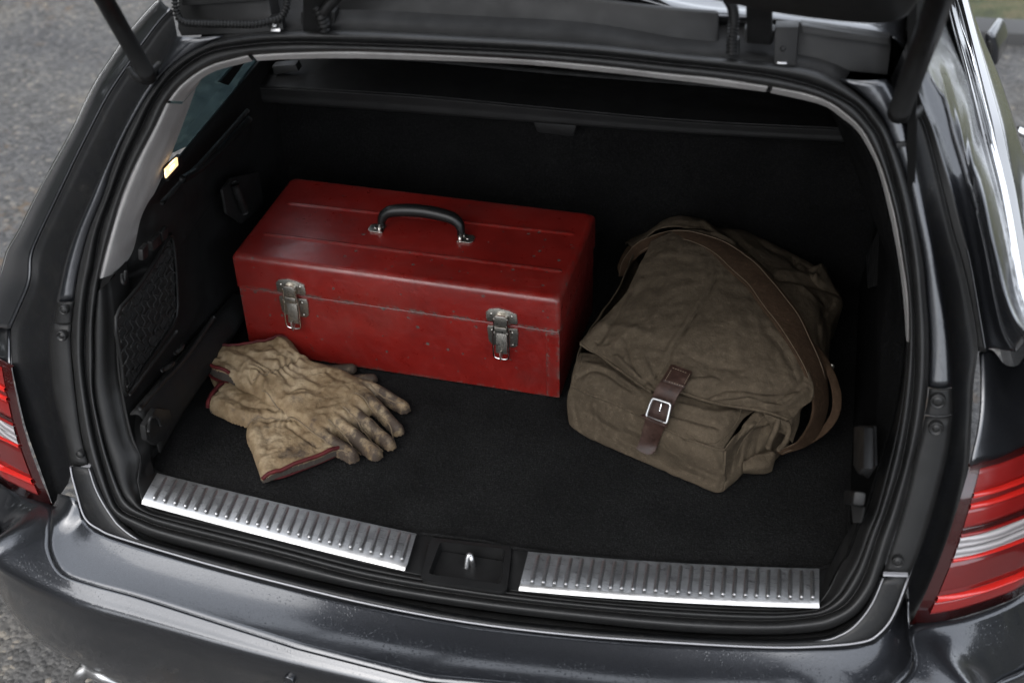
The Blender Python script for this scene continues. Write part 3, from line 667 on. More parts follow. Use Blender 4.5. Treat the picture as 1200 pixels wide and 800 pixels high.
# cargo net pocket in the left lining
NETP = [(138,371),(200,283),(206,300),(207,362),(147,464),(143,440)]
net_poly = [(136,372),(160,340),(186,300),(200,275),(205,300),(207,330),(207,370),(190,400),(168,432),(148,462),(143,425)]
prism('net_pocket', [X(x, y, .003) for x, y in net_poly], V(.002, 0, 0), M('dark_recess', rgb(.003), .9).m, K, 0)
tube('pocket_frame', [X(x, y, .008) for x, y in net_poly], .0032, PLASTIC, K, 8, closed=True, n=3)
NETM = M('net_cord', rgb(.012), .7); NETM.set('Specular IOR Level', .2); NETM = NETM.m
def cord(pts):
    seg = []
    for p in pts:
        if inside(p, net_poly): seg.append(p)
        else:
            if len(seg) > 4: tube('net_cord', [X(x, y, .010+.004*math.sin(x*.11+y*.07)) for x, y in seg], .0013, NETM, NETROOT, 5, n=1, smooth_path=False)
            seg = []
    if len(seg) > 4: tube('net_cord', [X(x, y, .010+.004*math.sin(x*.11+y*.07)) for x, y in seg], .0013, NETM, NETROOT, 5, n=1, smooth_path=False)
NETROOT = mesh('cargo_net', [X(205,290,.006), X(206,294,.006), X(207,291,.006)], [(0, 1, 2)], NETM, K)
rnd = random.Random(3)
for k in range(12):
    x0 = 132+7.2*k; ph = rnd.random()*6
    cord([(x0+1.8*math.sin(y*.42+ph)+.05*(y-370), y) for y in np.arange(268, 470, 1.5)])
for k in range(15):
    y0 = 262+15*k; ph = rnd.random()*6
    cord([(x, y0+2.2*math.sin(x*.5+ph)-.55*(x-170)) for x in np.arange(134, 212, 1.2)])
# upper left lining: shelf line, recessed grip and slots
tube('lining_ridge', [X(214,210,.03), X(236,196,.03), (X(262,172,.03)), X(292,140,.03)], .006, PLASTIC, K, 8)
tube('lining_ridge', [X(190,238,.02), X(214,212,.025), X(240,186,.03), X(290,130,.03)], .004, PLASTIC2, K, 8)
for (a, b, c_, d) in (((161,292),(168,284),(168,300),(162,305)), ((172,283),(182,273),(184,285),(174,294)), ((184,272),(191,264),(192,276),(186,283))):
    prism('switch', [X(*a, .014), X(*b, .014), X(*c_, .014), X(*d, .014)], V(.008, 0, 0), SATIN, K, .002)
tube('coat_hook', [X(143,322,.02), X(143.5,330,.03), X(146,331,.03), X(147,318,.024)], .0025, SATIN, K, 8)
prism('recess_panel', [X(257,222,.02), X(268,208,.02), X(300,200,.02), X(306,240,.02), X(280,262,.02), X(262,250,.02)], V(.006, 0, 0), PLASTIC2, K, .003)
tube('release_lever', [X(275,215,.034), X(281,232,.036), X(287,248,.034)], .007, PLASTIC, K, 8)
# boot lamp
def mk_lens():
    m = M('lamp_lens', (.9, .75, .5), .25); m.set('Emission Color', (1, .62, .27, 1))
    g_ = m.n('TexGradient', gradient_type='SPHERICAL'); mp = m.n('Mapping'); tc = m.n('TexCoord'); m.l(tc.outputs['Generated'], mp.inputs[0])
    mp.inputs['Location'].default_value = (-.9, -.9, -1.05); mp.inputs['Scale'].default_value = (1.8, 1.8, 2.1); m.l(mp.outputs[0], g_.inputs[0])
    m.l(m.mth('MULTIPLY_ADD', g_.outputs[1], 16., .35), m.b.inputs['Emission Strength']); return m.m
lampf = prism('boot_lamp', [X(190,196,.03), X(207.5,180,.03), X(208.5,194,.03), X(192,212,.03)], V(.008, 0, 0), PLASTIC, K, .0015)
prism('lens', [X(192,198,.038), X(206,184,.038), X(207,193.5,.038), X(193,209,.038)], V(.003, 0, 0), mk_lens(), lampf, .0012)
# quarter glass seen from inside on the left
def mk_glass(name, tint, tr):
    m = M(name, tint, .03); t = m.t; t.nodes.remove(m.b)
    a = t.nodes.new('ShaderNodeBsdfTransparent'); a.inputs[0].default_value = (*tr, 1); gl = t.nodes.new('ShaderNodeBsdfGlossy'); gl.inputs['Roughness'].default_value = .03
    fr = t.nodes.new('ShaderNodeFresnel'); mx = t.nodes.new('ShaderNodeMixShader'); ge = t.nodes.new('ShaderNodeNewGeometry'); mu = t.nodes.new('ShaderNodeMath'); mu.operation = 'MULTIPLY_ADD'; t.links.new(ge.outputs['Backfacing'], mu.inputs[0]); mu.inputs[1].default_value = -1.; mu.inputs[2].default_value = 1.; m2 = t.nodes.new('ShaderNodeMath'); m2.operation = 'MULTIPLY'; t.links.new(fr.outputs[0], m2.inputs[0]); t.links.new(mu.outputs[0], m2.inputs[1]); t.links.new(m2.outputs[0], mx.inputs[0]); t.links.new(a.outputs[0], mx.inputs[1]); t.links.new(gl.outputs[0], mx.inputs[2]); t.links.new(mx.outputs[0], m.out.inputs[0])
    return m.m
TINT = mk_glass('tinted_glass', rgb(.1), (.34, .43, .45))
pane = [Xp(x, y, -.935) for x, y in ((196,182),(232,166),(302,103),(306,66),(190,40))]
prism('quarter_window', pane, V(-.004, 0, 0), TINT, K, 0, smooth=False)
prism('pillar_lining', [Xp(x, y, -.933) for x, y in ((303,104),(307,30),(440,30),(440,104))], V(-.01, 0, 0), PLASTIC2, K, 0)
prism('pillar_lining', [Xp(x, y, -.928) for x, y in ((258,96),(284,66),(292,66),(268,100))], V(-.004, 0, 0), PLASTIC2, K, 0)
# unseen cabin, closed as a black windowless box to keep daylight out
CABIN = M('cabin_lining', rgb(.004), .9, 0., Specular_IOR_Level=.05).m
def quad(name, a, b, c, d, mat, t=.01):
    o = mesh(name, [a, b, c, d], [(0, 1, 2, 3)], mat, K, False); solid(o, t, 0); return o
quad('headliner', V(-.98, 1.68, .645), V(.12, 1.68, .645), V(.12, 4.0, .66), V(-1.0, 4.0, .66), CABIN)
quad('light_block_wall', V(-1.05, 3.4, -.3), V(.25, 3.4, -.3), V(.2, 3.4, .82), V(-1.0, 3.4, .82), CABIN)  # added end wall across the cabin, blocks light from the front
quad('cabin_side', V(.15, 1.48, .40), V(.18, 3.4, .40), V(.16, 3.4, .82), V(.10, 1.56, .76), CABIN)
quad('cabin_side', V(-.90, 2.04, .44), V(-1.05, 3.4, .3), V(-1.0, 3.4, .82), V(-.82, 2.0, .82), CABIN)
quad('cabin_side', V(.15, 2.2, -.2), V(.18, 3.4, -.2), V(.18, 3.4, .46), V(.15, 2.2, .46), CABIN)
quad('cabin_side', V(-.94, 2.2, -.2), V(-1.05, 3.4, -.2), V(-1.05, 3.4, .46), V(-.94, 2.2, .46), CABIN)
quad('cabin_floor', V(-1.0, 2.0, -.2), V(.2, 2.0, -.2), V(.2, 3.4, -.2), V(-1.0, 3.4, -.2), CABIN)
# seat back and load cover
YS = 2.03
sb = prism('seat_back', [V(-.955, YS+.02, -.02), V(.14, YS+.02, -.02), V(.14, YS+.02, .285), V(-.955, YS+.02, .275)], V(0, .12, 0), SEATC, K, .02, 3)
a, b, c, d = [Yp(x, y, YS-.01) for x, y in ((624,142),(676,147),(672,161),(629,156))]
prism('release_tab', [a, b, c, d], V(0, .02, 0), SATIN, sb, .005)
YC = 1.97
ps = [(280,98),(300,101),(480,112),(650,128),(820,143),(1006,152)]; pb = [(283,112),(300,118),(480,131),(650,144),(820,156),(1012,166)]; pu = [(296,76),(310,80),(480,90),(650,106),(820,120),(1002,136)]
C1 = [Yp(x, y, YC) for x, y in ps]; C2 = [Yp(x, y, YC+.005) for x, y in pb]; C0 = [Yp(x, y, YC+.06) for x, y in pu]
shell('load_cover', [[p+V(0, .06, 0) for p in C0], C0, [a*.5+b*.5+V(0, 0, .001) for a, b in zip(C0, C1)], [b*.97+a*.03 for a, b in zip(C0, C1)], C1, [a*.5+b*.5+V(0, -.001, 0) for a, b in zip(C1, C2)], C2, [p+V(0, .05, -.004) for p in C2]], PLASTIC2, K, 50, 4, thick=.002)
prism('cover_end_handle', [Yp(318,78,YC+.03), Yp(346,76,YC+.03), Yp(350,84,YC+.03), Yp(322,88,YC+.03)], V(0, .02, 0), M('dark_recess2', rgb(.003), .6).m, K, .002)
prism('cover_end_cap', [Yp(278,97,YC-.01), Yp(292,98,YC-.01), Yp(290,106,YC-.01), Yp(277,103,YC-.01)], V(0, .03, 0), SATIN, K, .003)
tube('cover_front_bar', [p+V(0, .06, .002) for p in C0], .007, PLASTIC2, K, 8)
# right lining: grip recess, hooks
WR = .125
def XR(px, py, dx=0.): return Xp(px, py, WR-dx)
tube('recess_wire', [XR(1034,295,.0), XR(1021,331,.0), XR(1029,333,.0), XR(1036,315,.0)], .0012, SATIN, K, 6)
prism('lining_recess', [XR(1016,300), XR(1034,262), XR(1040,290), XR(1030,334), XR(1018,338)], V(-.002, 0, 0), PLASTIC2, K, .001)
h1 = prism('bag_hook', [Xp(1011,500,.118), Xp(1024,501,.118), Xp(1024,550,.118), Xp(1017,557,.118), Xp(1011,548,.118)], V(-.012, 0, 0), SATIN, K, .004)
prism('hook_base', [Xp(1008,498,.126), Xp(1027,499,.126), Xp(1028,545,.126), Xp(1018,560,.126), Xp(1008,552,.126)], V(-.003, 0, 0), PLASTIC2, h1, .001)
h2 = prism('bag_hook', [Xp(1001,575,.118), Xp(1015,577,.118), Xp(1013,593,.118), Xp(1001,592,.118)], V(-.014, 0, 0), SATIN, K, .004)
prism('hook_base', [Xp(999,592,.122), Xp(1014,594,.122), Xp(1010,612,.122), Xp(1001,612,.122)], V(-.002, 0, 0), M('dark_recess3', rgb(.002), .8).m, h2, .001)
# ---------------------------------------------------------------- gas struts, hinges, tailgate
def strut(b0, p1, y1, r):
    B = A(*b0, -.02); T = Yp(*p1, y1); d = (T-B); L = np.linalg.norm(d); d = d/L
    o = tube('gas_strut', [B+d*.015, B+d*L], r, SATIN, K, 20, smooth_path=False)
    tube('strut_socket', [B-d*.004, B+d*.002, B+d*.02, B+d*.022], [r*.9, r*1.04, r*1.04, r*.9], PLASTIC, o, 20, smooth_path=False)
    tube('ball_stud', [B+V(0, .035, 0), B+V(0, -.0, 0)], .006, SATIN, o, 12, smooth_path=False); return T
TL = strut((174,90), (70,-92), 1.26, .0112); TR = strut((1053,133), (1130,-80), 1.20, .0132)
tube('strut_bracket', [A(152,82,.03), A(158,90,-.0), A(168,94,-.01), A(172,88,-.01)], .005, PLASTIC, K, 10)
tube('strut_bracket', [A(1078,128,.03), A(1070,136,.0), A(1060,139,-.01), A(1052,135,-.01)], .006, PLASTIC, K, 10)
for q in ((1056,168,1064,170),):
    slab('flange_clip', [(1050,168),(1063,166),(1063,172),(1051,174)], -.006, .006, SATIN, .001)
# hinge arms
def arm(pts, w, name='hinge_arm', mat=SATIN):
    P = cr([A(x, y, o) for x, y, o in pts], 6); n = len(P); L = P+V(-w/2, 0, 0); Rr = P+V(w/2, 0, 0)
    o = mesh(name, np.concatenate([L, Rr]), [(i, i+1, n+i+1, n+i) for i in range(n-1)], mat, K, True); solid(o, .012, 0, .002)
arm([(890,48,.02), (890,30,-.005), (890,8,-.05), (890,-30,-.16)], .030); arm([(372,40,.02), (372,14,-.005), (372,-12,-.05), (372,-50,-.16)], .036)
slab('hinge_base', [(872,34),(908,36),(906,52),(872,50)], .02, .02, PLASTIC, .003)
slab('hinge_base', [(352,14),(392,14),(392,34),(352,34)], .02, .02, PLASTIC, .003)
# ribbed wiring boots
def harness(pts, r, rough_r, mat=PLASTIC, nrib=1.6):
    P = cr([A(x, y, o) for x, y, o in pts], 14); P = resamp(P, int(sum(np.linalg.norm(np.diff(P, axis=0), axis=1))/.0012)); rr = [r+rough_r*(1 if (k//2) % 2 else -1) for k in range(len(P))]
    return tube('wiring_hose', P, rr, mat, K, 10, smooth_path=False)
harness([(204,-26,-.02),(205,0,-.02),(208,18,-.02),(216,26,-.022),(232,28,-.022),(262,28.5,-.022),(296,29,-.02),(314,26,-.016),(328,22,-.012),(335,10,-.012),(337,-6,-.02),(340,-30,-.05)], .0042, .0010)
harness([(381,38,-.004),(378,20,-.012),(384,8,-.03),(396,-6,-.05),(410,-30,-.09)], .0062, .0016)
harness([(371,8,-.02),(376,18,-.02),(380,30,-.01)], .0075, .0012)
harness([(857,64,.0),(858,45,-.01),(860,25,-.02),(858,8,-.035),(850,-6,-.05),(840,-30,-.09)], .0052, .0016)
slab('harness_boot', [(852,46),(866,47),(866,66),(851,65)], .0, .014, PLASTIC, .003)
# tailgate: raised, its lower (hinged) end enters the picture at the top right
TGL = 1.02; AT = math.radians(33)
def tg(u, v, h=0.):      # u across (-1..1), v along from hinge 0..1, h above the inner face
    wv = .56+.07*math.sin(math.pi*min(v, 1))*.6
    y = 1.335-.03*u*u-v*TGL*math.cos(AT)-h*math.sin(AT); z = .895-.012*u*u+v*TGL*math.sin(AT)+h*math.cos(AT)
    return V(MID+u*wv, y, z)
pg = [Yp(x, y, 1.44) for x, y in ((560,-75),(700,-40),(800,-12),(850,0),(905,12),(960,20),(1010,25),(1040,25),(1058,19),(1070,6),(1078,-12),(1086,-40))]
h0 = V(-.52, 1.30, .885)
left_pg = [mir(p) for p in pg[::-1]]
edge = [p for p in left_pg]+[p for p in pg[1:]]
def back_to(p, s, dz):  return V(MID+(p[0]-MID)*(1+.02*s), p[1]-s*math.cos(AT), p[2]+s*math.sin(AT)+dz)
def inn(p, k, dz, s): q = V(MID+(p[0]-MID)*k, p[1]-s*math.cos(AT), p[2]+s*math.sin(AT)+dz); return q
e = edge
TG = shell('tailgate', [[inn(p, .93, .02, .06) for p in e], [inn(p, .975, .003, .02) for p in e], e, [p+V(0, .012, .010) for p in e], [p+V(0, .012, .03) for p in e]], SATIN, K, 120, 4, thick=.002)
def tq(name, pts, mat, t): 
    o = prism(name, pts, V(0, math.sin(AT)*t, math.cos(AT)*t), mat, TG, .01); return o
zb = float(np.mean([p[2] for p in pg[4:8]]))+.012
def T_(x, s, dz=0.): return V(MID+x, 1.43-s*math.cos(AT), zb+.02+s*math.sin(AT)+dz)
tq('inner_panel', [T_(-.54, .0), T_(.54, .0), T_(.60, .5), T_(.55, .98), T_(-.55, .98), T_(-.60, .5)], SATIN, .03)
tq('rear_window', [T_(-.44, .14, -.004), T_(.44, .14, -.004), T_(.50, .46, -.004), T_(-.50, .46, -.004)], BLACKGLOSS, .004)
tq('outer_skin', [T_(-.60, .02, .05), T_(.60, .02, .05), T_(.66, .5, .05), T_(.60, 1.0, .05), T_(-.60, 1.0, .05), T_(-.66, .5, .05)], PAINT, .03)
# door mirror and door handle on the far right
dm = [Yp(x, y, 3.3) for x, y in ((1153,42),(1160,38),(1166,44),(1170,58),(1169,76),(1162,80),(1156,66))]
prism('door_mirror', dm, V(.03, .10, 0), PAINT, K, .02, 3)
prism('mirror_face', [Yp(x, y, 3.295) for x, y in ((1156,49),(1160,47),(1164,54),(1163,66),(1159,66))], V(0, .004, 0), BLACKGLOSS, K, .003)
tube('door_handle', [Yp(1191,152,2.9), Yp(1196,155,2.9), Yp(1204,158,2.9), Yp(1215,168,2.9)], .010, CHROME, K, 12)
# ---------------------------------------------------------------- red toolbox
def mk_red():
    m = M('red_enamel', (.33, .010, .009), .36); m.set('Specular IOR Level', .35); m.set('Coat Weight', .2); m.set('Coat Roughness', .22)
    big = m.noise(9, 6, .65); fine = m.noise(260, 5, .7); mid = m.noise(48, 6, .7)
    c = m.ramp(big, [(.3, (.070, .0036, .0028)), (.5, (.100, .0054, .0040)), (.72, (.130, .0082, .0062))])
    gi = m.n('NewGeometry'); bv = m.n('Bevel', Radius=.010); bv.samples = 6
    dp = m.n('VectorMath', operation='DOT_PRODUCT'); m.l(gi.outputs['Normal'], dp.inputs[0]); m.l(bv.outputs[0], dp.inputs[1])
    edge = m.ramp(dp.outputs['Value'], [(.955, rgb(1)), (.999, rgb(0))])
    em = m.mth('MULTIPLY', edge, m.ramp(m.mth('ADD', m.mth('MULTIPLY', mid, .6), m.mth('MULTIPLY', fine, .4)), [(.485, rgb(0)), (.54, rgb(1))]))
    chip = m.ramp(m.vor(70, m.co((1, 1, 1.4))), [(.09, rgb(1)), (.13, rgb(0))]); chip = m.mth('MULTIPLY', chip, m.ramp(m.noise(26, 4, .8), [(.50, rgb(0)), (.55, rgb(1))]))
    chip2 = m.mth('MULTIPLY', m.ramp(m.vor(33), [(.07, rgb(1)), (.12, rgb(0))]), m.ramp(m.noise(200, 4), [(.4, rgb(0)), (.5, rgb(1))]))
    sc = m.noise(6, 4, .7, m.co((3, 60, 60), (0, .35, .1))); scr = m.ramp(sc, [(.62, rgb(0)), (.66, rgb(1))])
    scr = m.mth('MULTIPLY', scr, m.ramp(big, [(.5, rgb(0)), (.6, rgb(.6))]))
    dust = m.ramp(m.noise(5, 6, .7, m.co((1, 1.5, 1))), [(.52, rgb(0)), (.72, rgb(.38))])
    wear = m.mth('MINIMUM', m.mth('ADD', m.mth('ADD', em, chip), chip2), 1.)
    metal = m.ramp(fine, [(.4, (.015, .010, .009)), (.6, (.065, .05, .042))])
    c = m.mix(dust, c, (.085, .025, .022)); c = m.mix(m.mth('MULTIPLY', scr, .5), c, (.13, .055, .045)); c = m.mix(wear, c, metal)
    m.l(c, m.b.inputs['Base Color'])
    m.l(m.mix(wear, m.ramp(mid, [(.3, rgb(.24)), (.7, rgb(.46))]), rgb(.6)), m.b.inputs['Roughness'])
    h = m.mth('SUBTRACT', m.mth('MULTIPLY', big, .6), m.mth('MULTIPLY', wear, .4)); b = m.bump(h, .35, .002); b = m.bump(m.noise(14, 3), .25, .006, prev=b); m.bump(m.noise(120, 3), .08, .001, prev=b)
    return m.m
REDP = mk_red()
def mk_nickel():
    m = M('aged_nickel', (.42, .40, .36), .3, 1.); d = m.noise(160, 5, .7)
    m.l(m.ramp(d, [(.3, (.16, .145, .12)), (.55, (.46, .44, .40)), (.8, (.62, .60, .56))]), m.b.inputs['Base Color']); m.l(m.ramp(d, [(.3, rgb(.5)), (.7, rgb(.22))]), m.b.inputs['Roughness']); return m.m
NICK = mk_nickel()
TA = -.0422; TO = V(-.876, 1.668, .0005); TX = V(math.cos(TA), math.sin(TA), 0); TY = V(-math.sin(TA), math.cos(TA), 0)
TLN, TW, TH, TS = .543, .252, .197, .1345
def tl(x, y, z): return TO+TX*x+TY*y+V(0, 0, z)
TR_ = np.array([TX, TY, V(0, 0, 1)]).T
box_t = empty('toolbox', tl(TLN/2, TW/2, 0), 'worn red metal toolbox with black handle standing at the back of the boot', 'toolbox')
def tbox(name, x0, x1, y0, y1, z0, z1, mat, par, bev, seg=3): return box(name, tl((x0+x1)/2, (y0+y1)/2, (z0+z1)/2), (x1-x0, y1-y0, z1-z0), mat, par, TR_, bev, seg)
tbox('body', .003, TLN-.003, .003, TW-.003, 0, TS-.0015, REDP, box_t, .0028)
tbox('lid_shadow_gap', .006, TLN-.006, .006, TW-.006, TS-.002, TS+.004, M('joint_dark', rgb(.004), .9).m, box_t, 0)
# lid: rounded top edges
def lid():
    bm = bmesh.new(); prof = []
    r = .0105; hz = TH-TS
    rows = [(0, 0.)]+[(r*(1-math.cos(a)), (hz-r)+r*math.sin(a)) for a in np.linspace(0, math.pi/2, 7)]
    nv = 7; vs = []
    for ins, z in rows:
        ring_ = []; rc = .007+ins*.75
        for cx, cy, a0 in ((TLN-ins, ins, -90), (TLN-ins, TW-ins, 0), (ins, TW-ins, 90), (ins, ins, 180)):
            sx = 1 if cx > TLN/2 else -1; sy = 1 if cy > TW/2 else -1
            for k in range(5):
                a = math.radians(a0+90*k/4); ring_.append((cx-sx*rc+rc*math.cos(a), cy-sy*rc+rc*math.sin(a), TS+.0006+z))
        vs.append([bm.verts.new(tuple(tl(*p))) for p in ring_])
    n = len(vs[0])
    for i in range(len(vs)-1):
        for k in range(n): bm.faces.new((vs[i][k], vs[i][(k+1) % n], vs[i+1][(k+1) % n], vs[i+1][k]))
    bm.faces.new(vs[-1]); bm.faces.new(vs[0][::-1])
    me = bpy.data.meshes.new('lid'); bm.to_mesh(me); bm.free(); me.materials.append(REDP); me.polygons.foreach_set('use_smooth', [True]*len(me.polygons))
    try: me.set_sharp_from_angle(angle=math.radians(40))
    except Exception: pass
    return link(bpy.data.objects.new('lid', me), box_t)
LID = lid()
ZT = TO[2]+TH+.0006
def bead(a, b, w=.0052, h=.0026):
    a, b = Z(*a, ZT), Z(*b, ZT); d = (b-a)/np.linalg.norm(b-a); s = np.cross(d, V(0, 0, 1)); L = np.linalg.norm(b-a)
    rows = []
    for t in np.r_[0, .004, .012, np.linspace(.05, .95, 10), .988, .996, 1]:
        k = math.sqrt(max(0, 1-max(0, 1-min(t, 1-t)/.012)**2)); p = a+d*L*t
        rows.append([p+s*w*x*(.35+.65*k)+V(0, 0, -.0003+h*k*z) for x, z in ((-1.5, 0), (-1, .12), (-.55, .75), (0, 1), (.55, .75), (1, .12), (1.5, 0))])
    G = np.array(rows); return mesh('pressed_rib', G.reshape(-1, 3), grid_faces(len(rows), 7), REDP, LID)
bead((308, 274), (659, 318)); bead((336, 238), (674, 274.5))
tbox('corner_fold', TLN-.024, TLN-.0022, .0020, .004, .002, TS-.005, REDP, box_t, .0006, 1)
def dot(name, x, y, z, r, par, mat=NICK, n=None): return disc(name, tl(x, y, z), -TY if n is None else n, [(r, 0), (r*.9, r*.35), (r*.45, r*.6)], mat, par, 12)
def loc_front(px, py):
    d = ray(px, py); t = ((TO-CAM)@TY)/(d@TY); P = CAM+d*t-TO; return P@TX, P[2]
def latch(px, py):
    x, z = loc_front(px, py); s = TS-z; zc = TS
    def fp(pts, y0, th, name, par, bev=.0008, mat=NICK): return prism(name, [tl(x+a*1.12, y0, zc+b) for a, b in pts], TY*(-th), mat, par, bev)
    up_ = fp([(-.0215,.004),(.0215,.004),(.0225,.010),(.0215,.024),(.011,.0285),(-.004,.031),(-.0175,.0275),(-.0225,.021),(-.0225,.010)], .0, .0022, 'latch', box_t)
    fp([(-.021,-.006),(.021,-.006),(.0225,-.012),(.021,-.038),(.016,-.043),(-.016,-.043),(-.021,-.036),(-.0225,-.012)], .003, .0028, 'base_plate', up_)
    for a, b in ((-.0165, .019), (.0165, .019), (-.0165, -.012), (.0165, -.012), (.0165, -.036)): dot('rivet', x+a, -.0022, zc+b, .0022, up_)
    fp([(-.009,.003),(.009,.003),(.009,.019),(.006,.0225),(-.006,.0225),(-.009,.019)], -.002, .0085, 'hasp', up_, .0016)
    fp([(-.0085,-.010),(.0085,-.010),(.0085,.0015),(-.0085,.0015)], -.002, .0095, 'hasp', up_, .0016)
    prism('lever', [tl(x+a, y, zc+b) for a, b, y in ((-.0085,-.011,-.0075),(.0085,-.011,-.0075),(.0095,-.050,-.0105),(-.0095,-.050,-.0105))], TY*.003, NICK, up_, .0008)
    tube('lever_tongue', [tl(x, -.0112, zc-.044), tl(x, -.0128, zc-.050), tl(x, -.010, zc-.056)], .0085, NICK, up_, 12, flat=.16, up=TX)
    q = [(-.0105,.016),(-.011,.0),(-.0125,-.012),(-.0128,-.038),(-.0122,-.054),(-.0085,-.0585),(0,-.0595),(.0085,-.0585),(.0122,-.054),(.0128,-.038),(.0125,-.012),(.011,0),(.0105,.016)]
    tube('wire_loop', [tl(x+a, -.0095-.002*(b < -.02), zc+b) for a, b in q], .0013, CHROME, up_, 8, n=4)
    for sx in (-1, 1): tube('pivot_pin', [tl(x+sx*.008, -.006, zc-.013), tl(x+sx*.0145, -.006, zc-.013)], .002, NICK, up_, 8, smooth_path=False)
    return up_
latch(342.5, 345); latch(588.5, 378)
# handle
HM = M('handle_rubber', rgb(.004), .34); HM.set('Specular IOR Level', .25); HM.bump(HM.noise(500, 2), .15, .0005); HM = HM.m
ha, hb = Z(447, 269, ZT), Z(541, 280, ZT); hd = (hb-ha)/np.linalg.norm(hb-ha); hn = np.cross(V(0, 0, 1), hd); HL = np.linalg.norm(hb-ha)
def hp(x, y, z): return ha+hd*x+hn*y+V(0, 0, z)
tip = .004     # the handle leans back a little
HN = tube('handle', [hp(.002, 0, .006), hp(.001, .002, .016), hp(.007, .006, .027), hp(.024, .009, .034), hp(HL*.5, .011, .0375), hp(HL-.024, .009, .034), hp(HL-.007, .006, .027), hp(HL-.001, .002, .016), hp(HL-.002, 0, .006)],
    [.0050, .0064, .0086, .0100, .0108, .0108, .0100, .0086, .0064, .0050], HM, box_t, 16, n=8)
for x0, sx in ((0, -1), (HL, 1)):
    pl = prism('handle_plate', [hp(x0+sx*a, b, .0004) for a, b in ((-.005,-.0115),(.016,-.0115),(.021,-.007),(.021,.007),(.016,.0115),(-.005,.0115))], V(0, 0, .0022), NICK, box_t, .0006)
    tube('hinge_loop', [hp(x0, -.0095, .002), hp(x0, -.0085, .0075), hp(x0, 0, .0100), hp(x0, .0085, .0075), hp(x0, .0095, .002)], .0034, NICK, pl, 8)
    disc('rivet', hp(x0+sx*.010, 0, .002), V(0, 0, 1), [(.0034, 0), (.003, .0012), (.0015, .0018)], NICK, pl, 12)
# ---------------------------------------------------------------- gloves
def mk_leather():
    m = M('glove_leather', (.36, .25, .13), .66); m.set('Specular IOR Level', .16)
    at = m.n('Attribute'); at.attribute_name = 'soil'
    big = m.noise(14, 6, .65); mid = m.noise(55, 6, .7); fine = m.noise(420, 4, .7)
    c = m.ramp(big, [(.28, (.082, .057, .032)), (.48, (.150, .110, .065)), (.68, (.215, .170, .112))])
    c = m.mix(m.ramp(mid, [(.40, rgb(.55)), (.58, rgb(0))]), c, (.075, .046, .023))
    st = m.mth('ADD', m.mth('MULTIPLY', at.outputs['Fac'], 1.0), m.mth('MULTIPLY', m.mth('SUBTRACT', m.noise(38, 5, .7), .5), 2.2))
    c = m.mix(m.ramp(st, [(.38, rgb(0)), (.80, rgb(.9))]), c, (.024, .018, .0155))
    c = m.mix(m.ramp(m.vor(190), [(0, rgb(.7)), (.07, rgb(0))]), c, (.06, .04, .022))
    m.l(c, m.b.inputs['Base Color']); b = m.bump(mid, .35, .003); b2 = m.bump(fine, .4, .0012, prev=b); m.bump(m.vor(260), .22, .0012, prev=b2)
    m.l(m.ramp(mid, [(.3, rgb(.5)), (.7, rgb(.75))]), m.b.inputs['Roughness']); return m.m
LEA = mk_leather()
LIN = M('cuff_shade', (.018, .013, .009), .9).m  # dark wall tone standing in for the shade inside the open cuffs
MAR = M('maroon_binding', (.115, .016, .018), .65); MAR.set('Specular IOR Level', .15); MAR.bump(MAR.noise(350, 3), .4, .001)
MAR.l(MAR.ramp(MAR.noise(40, 5), [(.3, (.026, .0035, .0045)), (.7, (.060, .008, .008))]), MAR.b.inputs['Base Color']); MAR = MAR.m
def gz(X, Y, z): return Z(230+X/4.446, 390+Y/4.446, z)
def segd(P, a, b):
    ab = b-a; t = np.clip(((P-a)@ab)/(ab@ab), 0, 1); return np.linalg.norm(P-(a+t[..., None]*ab), axis=-1), t
def polyd(P, poly, oe=()):
    """signed inside distance (positive inside)"""
    d = np.full(P.shape[:-1], 9.); c = np.zeros(P.shape[:-1], bool); n = len(poly)
    for i in range(n):
        a, b = poly[i], poly[(i+1) % n]; mid = ((a+b)/2)[None]
        if not any(segd(mid, e[k], e[k+1])[0][0] < .006 for e in oe for k in range(len(e)-1)): d = np.minimum(d, segd(P, a, b)[0])
        cond = ((a[1] > P[..., 1]) != (b[1] > P[..., 1])); x = (b[0]-a[0])*(P[..., 1]-a[1])/(b[1]-a[1]+1e-12)+a[0]; c ^= cond & (P[..., 0] < x)
    return np.where(c, d, -d)
def vn(P, s, seed=0):
    out = np.empty(P.shape[:-1]); it = np.nditer(out, flags=['multi_index'], op_flags=['writeonly'])
    for v in it:
        p = P[it.multi_index]; v[...] = noise.noise(Vector((p[0]*s+seed, p[1]*s-seed, seed*.37)))
    return out
def smax(a, b, k): 
    h = np.clip(.5+.5*(a-b)/k, 0, 1); return b*(1-h)+a*h+k*h*(1-h)
